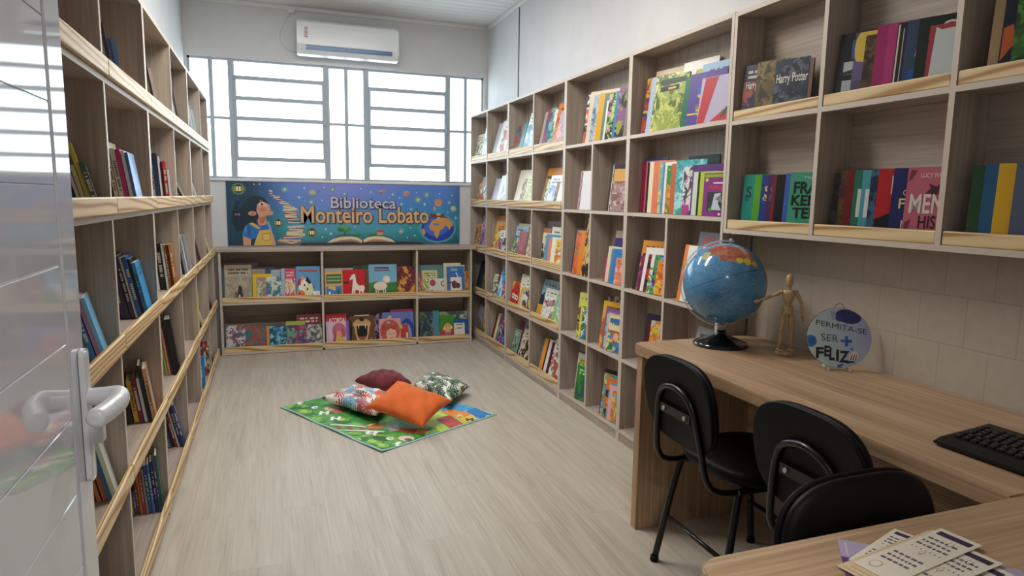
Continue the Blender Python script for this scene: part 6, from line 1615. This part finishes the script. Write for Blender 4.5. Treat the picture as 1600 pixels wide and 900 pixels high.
# low bookcase
def bay(k): return (PX[k]+(T if k == 0 else T/2), PX[k+1]-(T if k == 2 else T/2))
def B_(k, row, txt, lean=9):
    a, b_ = bay(k)
    shelf_low(f'b{k+1}{row}' if False else f'b{(1 if row == 1 else 2)}{k+1}', f'{"upper" if row == 1 else "lower"} {("left", "middle", "right")[k]} bay, low bookcase under banner', a, b_, SZ[1] if row == 1 else SZ[0], lean, txt, BT if row == 1 else SZ[1]-T)
_p = dict(PIC); _t = dict(TEXT)
for d_ in (PIC, TEXT):
    for kx in [k for k in d_ if k[0][0] == 'b']: del d_[kx]
def bind(cell, i, src):
    if src in _p and _p[src]: PIC[(cell, i)] = _p[src]
    if src in _t: TEXT[(cell, i)] = _t[src]
for a in (('b11', 3, ('b11', 3)), ('b11', 11, ('b11', 11)), ('b12', 2, ('b12', 1)), ('b12', 3, ('b12', 2)), ('b12', 5, ('b12', 5)),
          ('b13', 3, ('b31', 3)), ('b13', 6, ('b31', 6)), ('b22', 0, ('b21', 0)), ('b22', 2, ('b21', 2)), ('b22', 5, ('b22', 2)), ('b22', 8, ('b22', 5)), ('b22', 9, ('b22', 6)),
          ('b23', 4, ('b32', 3)), ('b23', 5, ('b32', 4))): bind(*a)
B_(0, 1, '''350 404 412 8 n 6a3c44|maroon book mostly hidden
395 431 418 8 n 3a4f78|navy book mostly hidden
345 356 417 10 n 2c6f84|teal book at edge
351 394 415 10 a b8ae98 a89e88|large aged grey book
394 415 421 7 n 9a8e78|grey beige book
424 441 422 7 n a8b4c4 8a98b0|silvery blue book
395 425 429 8 n e2c224 c8a020|yellow book
401 420 434 7 f c8d0b4 b87a84 88a870|floral book
416 441 433 7 f d8dcd0 4a7ab0 4a8a50|crowded comic cover book
440 451 420 7 n a8b8cc 88a0c0|pale blue narrow book
446 462 420 8 a d04a6c e8d0c8 e0c070|red and pink book
463 501 417 9 n 5f9cc8 c8dce4|blue book with cow picture''')
B_(1, 1, '''508 553 420 6 n b4aea4|plastic wrapped grey book
553 577 415.5 8 f 2c3c34 3a4a40|dark green book
508 536 425 8 n d8a868 3a7a4c|green and orange town book
536 571 422 9 n c41f26|red book with white horse
572 577.5 420 6 n 6a5038|thin brown book
577 621 414 10 n 7ab0cc a0c8dc|blue book with white sheep
621 648.5 417 9 f 7a2f3c d89a3c 5a2430|maroon book with golden lions''')
B_(2, 1, '''656 693 414.6 8 n 5f8a8c 7aa0a0|teal grey book
654 660 427 7 f b84a70 d8b040 a04068|pink and yellow book
660 684 423 8 a c9cf96 98a860 e0e0b0|pale yellow green book
671 698 436 8 n dcd8d4|white book with round pictures
694 721 411.7 8 n d8d0ac|tall cream book
694.5 727 415 7 n d4cdb2|cream bordered book
699 726 417 9 n 3f74b4|blue book with violin
727 734.5 424 8 f c88a4c 6a2c34 e0b070|small orange brown book''')
B_(0, 2, '''462 502 492 8 a 8a3a48 b8844c 4a4a60|large reddish book at back
445 476 503 8 n a8b048|yellow green book at back
350 381 510 9 f 54607a c8ccd8 a8503c|grey comic with white figure
381 413 511 9 f 8a6a3c 3a7080 b8403c|brown and teal comic
414 419 510 9 n d8905a|narrow orange book
419 446 510 9 f 2f74a8 1f4f5c 7ac0d8|blue and green comic
447 477 509 9 f a83458 5a4078 6aa08c|magenta comic
477 503 508 9 f a8a8a4 5a6068 c8c8c8|grey comic''')
B_(1, 2, '''508 541 492 8 n c02c34|red book with white capitals
508.5 512 503 6 n c8c4e0|narrow lilac book
512 544 504 8 n e0c0d4 b8a0d0|pink book with pink haired girl
540 545 502 6 n 8a68b8|narrow violet book
553 577 493 6 n dcd8cc|white book behind the lion
545 585 495 10 n 6a4a2c 8a6438|brown book with roaring lion mouth
585 600 491 8 f 3a2450 a888a8 2a1c38|dark purple book
611 646 484.5 7 n b8407c|magenta book at back
598 647 489 8 n 6a7cc0 8a98d4|blue book with red coat
592 626 499 9 n d8a0a0|book with red haired girl''')
B_(2, 2, '''672 689 487 8 f a8a0b0 b85a5c 2c3438|greyish pink book
677 687 486 7 n 4a8a98|teal book
656 674 488 9 f 2c4a68 5a7a50 1f2c40|dark blue landscape book
687 732 488 8 f 8a9a84 4a5a50 c8ccb8|grey green landscape book
688 711 493 9 n 4a8a38|green and red book with girl
710 734 499 9 n 2c5a98|blue book with white panel''')
# left wall
LR = {1: (LZ[4], LT-T, 'top'), 2: (LZ[3], LZ[4]-T, 'second'), 3: (LZ[2], LZ[3]-T, 'third'), 4: (LZ[1], LZ[2]-T, 'fourth'), 5: (LZ[0], LZ[1]-T, 'bottom')}
def L_(c, row, uf, txt, lean=9):
    z, zt, rn_ = LR[row]; k = c//2
    ya = L[c]+(T if c % 2 == 0 else T/2); yb = L[c+1]-(T if c % 2 else T/2)
    shelf_left(f'l{c}{row}', f'{rn_} row, {("first", "second", "third", "fourth", "fifth", "sixth")[c]} column from door, left wall', ya, yb, z, lean, uf, txt, zt)
L_(1, 1, 190.5, '''12 0 14 n 2c3834|blackish green book
22 0 14 n 3a4440|dark grey book
33 0 10 n 28302f|black book
34 0 10 n a8a89c|grey beige book
36 0 10 n 2c2a40|thin dark book
61 0 10 n 3f5a9c|blue purple book
62 0 10 n 4a88c0|bright blue book''', 8)
L_(2, 1, 248, '''96 0 12 n 8a8a84|grey book
99 0 12 n b8b464|olive yellow book
101 0 9 n d0cc88|pale yellow book
104 0 10 n 3a3a3c|black book
107 0 10 n b8a8a4|greyish pink book''', 9)
L_(3, 1, 280, '''124 0 12 n 3a4458|dark blue book
130 0 12 n 8ac0d8|light blue book
131 0 14 n e4e6e8|white book
136 0 10 n 4a4c58|dark grey book''', 8)
L_(4, 1, 309, '''158 0 16 n b8ccd4|pale blue book
165 0 16 n d4e0e4|silvery white book
172 0 14 n c0d4dc|pale blue wrapped book''', 8)
L_(0, 2, 155, '''262 0 8 n e4e0d8|thin white book
262 0 8 n 2a262a|thin black book
262 0 8 n d8ccc8|thin cream book
259 0 10 n ccc69a|pale yellow book
224 17 10 n d0bc38|tall yellow book
255 20 14 a 2f5a44 8a9aa0 a8705c|green book with owl eyes''', 14)
PIC[('l02', 5)] = [('7f8f98', 'r', (.14, .96, .04, .96)), ('a86a58', 'e', (.62, .28, .34, .22)), ('e0d0a8', 'e', (.42, .36, .09, .08)), ('e0d0a8', 'e', (.78, .32, .09, .08)), ('1c1c1e', 'e', (.42, .36, .05, .045)), ('1c1c1e', 'e', (.78, .32, .05, .045)), ('3f6a78', 'r', (.26, .84, .78, .90)), ('6a3a6a', 'r', (.14, .96, .04, .12))]
L_(1, 2, 213.5, '''231 0 14 n d8b04a|mustard yellow book
221 0 14 n 5f3f80|dark purple book
222 0 14 p b06444|orange brown book
223 0 10 n 2c2a22|black book
222 0 12 p dfd6c0|cream white book
233 0 16 p d4d8c8|white book with green marks
234 0 14 n c42c80|bright magenta book
237 0 12 n dfe2e4|white book
239 0 10 n 3a70b8|blue book''', 8)
L_(2, 2, 267.7, '''237 14 10 n 2f80b8|blue book at back
258 0 10 n 7aa848|green book
257 0 14 n a8402f|red brown book
238.5 0 16 p d8dcd8|white book
240 0 18 n 24344f|navy book with label
245 0 8 n dcdce0|thin white book
253 0 8 n 3a2430|thin dark book
252 0 14 p c0343f|red book
266 0 8 n c8d0d8|pale grey book''', 3)
L_(3, 2, 287, '''276 0 10 n dcd8d4|white leaning book
276 0 9 n 3a3034|dark leaning book
277 0 8 n d8d0d0|pale leaning book
277 0 8 n 2a2a2a|black leaning book
278 0 8 n b8b4a8|grey leaning book''', 24)
L_(4, 2, 307, '''272 0 12 n a8acac|grey book
274 0 14 n c8cccc|silvery grey book''', 16)
L_(5, 2, 319.6, '''270 0 8 n 34343c|dark slim book
272 0 8 n a8a8b0|grey slim book''', 9)
L_(0, 3, 158.5, '''466 0 12 n 3a3a34|blackish book
478 0 14 p d8c02c|bright yellow book
475 0 12 f 4a6a3c 8aa060 a89060|green patterned book
470 0 12 n a89080|taupe book
465 0 14 p 3a86c4|blue book
466 0 10 n c888a8|pink book
467 0 10 n 78b8e0|light blue book''', 14)
L_(1, 3, 229, '''440 0 10 n 9a4434|brick red book
428 0 10 n a8c0d0|pale blue book
424 0 10 n 3f7a80|teal book
412 0 18 p 44346f|dark purple book
400 0 14 n 3a3448|blackish purple book
402 0 14 p 2f3a58|dark navy book
404 0 8 n dcd8d0|white paged thin book
403 0 18 p 2f64a8|blue hardback
406 0 8 n 1c1c20|thin black book
412 0 14 p 3a98d8|bright sky blue book''', 11)
L_(2, 3, 275.8, '''382 0 10 n 1f2024|black book
384 0 12 n d8dcdc|white book
381 0 26 p 1a1b20|thick black book with white title
383 0 10 n b8d0c4|pale green book
383 0 10 p c8603a|orange red book
383 0 8 n 3a2c24|thin dark book
382 0 14 p c07a34|brown orange book''', 5)
L_(3, 3, 299, '''368 0 10 n d8d09a|cream edged book
368 0 10 n 20283c|navy book
367 0 10 n 88aac8|light blue book
368 0 12 n e0e4e4|white book
367 0 16 f a8aeb4 4a5058 d8dcdc|grey patterned book''', 8)
L_(4, 3, 312.5, '''357 0 12 n 8a7a6c|taupe book
358 0 12 n 4a3430|dark brown book''', 12)
L_(5, 3, 327, '''351 0 8 n a89478|tan slim book
353 0 10 n d8ccb4|cream slim book''', 14)
L_(0, 4, 176, '''700 0 10 n 2c4a3c|dark green book
696 0 10 n 9a2c30|dark red book
695 0 10 f b87a4c 8a4a34|brown book
697 0 10 n c86a3c|orange book
694 0 12 n 4a7090|slate blue book
692 0 12 n d0d8cc|white green book''', 12)
L_(1, 4, 241.5, '''640 0 12 n 6f6a54|olive grey book
594 0 22 n 17171a|thick black book with yellow band
596 0 16 p e0b020|yellow book
593 0 16 p 7a2034|dark red book
592 0 10 n d8dce0|white book with black edge
572 0 14 n 1b1b1e|tall black book
577 0 14 p d0a880|tan book with dark lettering''', 10)
L_(2, 4, 279.5, '''520 0 10 n d8dcdc|thin white book
517 0 10 n 2c3040|thin dark blue book
514 0 12 n c8ccd0|grey white book
513 0 10 n 8ab0a4|pale teal book
512 0 10 n a8b848|lime book
514 0 10 n d08a80|salmon book
513 0 8 n 4a3a34|dark brown book
500 0 30 n 1a1b1e|thick black folder''', 7)
L_(4, 4, 315, '''470 0 12 n b89468|tan book
466 0 12 n 3a2c28|dark brown book
468 0 10 n c8b490|cream book''', 14)
L_(5, 4, 329, '''428 0 8 n 6a2430|dark red slim book
430 0 8 n 3a2430|blackish purple slim book''', 12)
L_(1, 5, 257, '''800 0 8 n 7a9a94|grey green book
800 0 8 n d8b848|yellow book
770 0 9 p 3a7ab8|blue book
756 0 9 p 9a3a34|brick red book
744 0 9 f c88048 a84a3a|orange patterned book
738 0 8 p b84a40|red book
734 0 8 n a8a098|grey book
728 0 10 p 2f5a98|royal blue book
726 0 10 p 4a80b8|steel blue book
722 0 9 p 34306f|indigo book
718 0 8 p 5a5a9c|violet blue book
712 0 9 n 2f6a58|teal green book''', 15)
L_(2, 5, 287.5, '''668 0 8 n a8323c|red book
662 0 8 n d8dcdc|white book
655 0 8 n 2f6a78|teal book
648 0 10 n 1f2028|black book
650 0 10 p 8a3a30|brick red book
640 0 8 n c8ccd0|grey book
634 0 14 p 2f3f78|navy blue book
634 0 12 p 44588f|slate blue book''', 12)
L_(5, 5, 333, '''500 0 8 n 3a4a44|dark slim book
502 0 8 n a89478|tan slim book''', 10)
# books turned towards the door on the left wall
def turned(label, uL, uR, vt, z, t, mat, ymin, text=(), pic=None, grp='books turned towards the door', xr=XL-.006, y=None):
    if y is None: y = bis(lambda yy: proj((xr, yy, z+.10))[0]-uR, 2.2, 6.2)
    y = max(y, ymin)
    xl = max(bis(lambda xx: proj((xx, y, z+.10))[0]-uL, -1.2, xr), XLB+.006)
    h = bis(lambda hh: proj((xr, y, z+hh))[1]-vt, .06, .40)
    return book('book', label, grp, (xl, y, z+.0012), 0, 0.0, xr-xl, h, t, mat, text, pic), y
_, yy_ = turned('yellow hardback with black edge facing the door, fourth row left wall', 284, 311, 459, LZ[1], .026, cover_mat('d8d224', style='n'), L[3]+.02, pic=[('1a1a1c', 'r', (.86, .99, .01, .99)), ('a8a418', 'r', (.16, .74, .84, .86)), ('a8a418', 'r', (.16, .60, .80, .815))])
for i, (uR, vt, c, lk) in enumerate(((299, 476, 'dfe0dc', 'white comic with torn edge in front of yellow hardback'), (297, 484, '3a3c40', 'dark comic in front of yellow hardback'), (294, 500, 'c8cac4', 'grey comic foremost in front of yellow hardback'))):
    turned(lk, 280, uR, vt, LZ[1], .006, cover_mat(c, '5a5a5c', 'b0b0a8', 'f'), L[3]+.012, xr=XL-.03-.012*i, y=yy_-.010-.010*i)
_, yy_ = turned('bright blue hardback facing the door, bottom row left wall', 293, 320, 557, LZ[0], .020, cover_mat('1f8fd0', style='n'), L[3]+.02)
for i, (uR, vt, c, a, b_, lk) in enumerate(((314, 571, 'e0dcd4', 'b08a6a', '8a8aa0', 'white and tan comic in front of bright blue hardback'), (310, 576, '8a80b8', 'c8c0d8', '5a5a78', 'lilac comic in front of bright blue hardback'), (306, 574, 'd8d0c4', '6a6a74', 'c87a5a', 'pale comic foremost in front of bright blue hardback'))):
    turned(lk, 288, uR, vt, LZ[0], .006, cover_mat(c, a, b_, 'f'), L[3]+.012, xr=XL-.022-.014*i, y=yy_-.010-.010*i)
turned('white and red comic facing the door, bottom row, fifth column left wall', 314, 327, 533, LZ[0], .008, cover_mat('d8d0c8', 'b0343a', '3a5a40', 'f'), L[4]+.02)
turned('dark green comic facing door, bottom row, fifth column left wall', 312, 326, 552, LZ[0], .008, cover_mat('2c3a30', '5aa040', '8a3434', 'f'), L[4]+.01, xr=XL-.018)
# clear plastic bag with a yellow booklet, bottom left cell by the low bookcase
o_y = onx(757, 500, XR+.02).y
pbag = thing('plastic_bag', 'crumpled clear plastic bag in bottom row of right bookcase nearest window', 'bag', (XR+.085, D[0]-.15, RZ[0]+.002))
mb = MB(); bmesh.ops.create_icosphere(mb.bm, subdivisions=4, radius=1.0)
rn = random.Random(5); K_ = [(Vector((rn.uniform(-1, 1), rn.uniform(-1, 1), rn.uniform(-1, 1)))*6, rn.uniform(0, 6)) for _ in range(7)]
for v in mb.bm.verts:
    c = v.co.copy(); d = sum(math.sin(c.dot(k)+p) for k, p in K_)*.045
    d = abs(d)-.05
    v.co = Vector((c.x*(.040+d*.03), c.y*(.09+d*.15), (c.z*.5+.5)*.26*(1+d*.5)+.002))
    if v.co.z < .002: v.co.z = .002
mb.build('bag_film', clear_mat('clear_film', (.86, .88, .88, 1), .5), pbag, smooth=False)
book('picture_book', 'thin yellow booklet beside the plastic bag, bottom row near window', 'books in bottom row left half, first right bookcase from window', (XR+.0215, D[0]-.335, RZ[0]+.003), -PI/2, math.radians(8), .12, .24, .008, cover_mat('c8b02c', '8a7a20', '3a3a24', 'a'))
seen = {}
for o in bpy.data.objects:
    if 'label' in o.keys():
        k = o['label']; n_ = len(k.split())
        if k in seen: print('DUP LABEL', k)
        seen[k] = 1
        if not 4 <= n_ <= 16: print('LABEL LEN', n_, k)
print('things', len(seen))
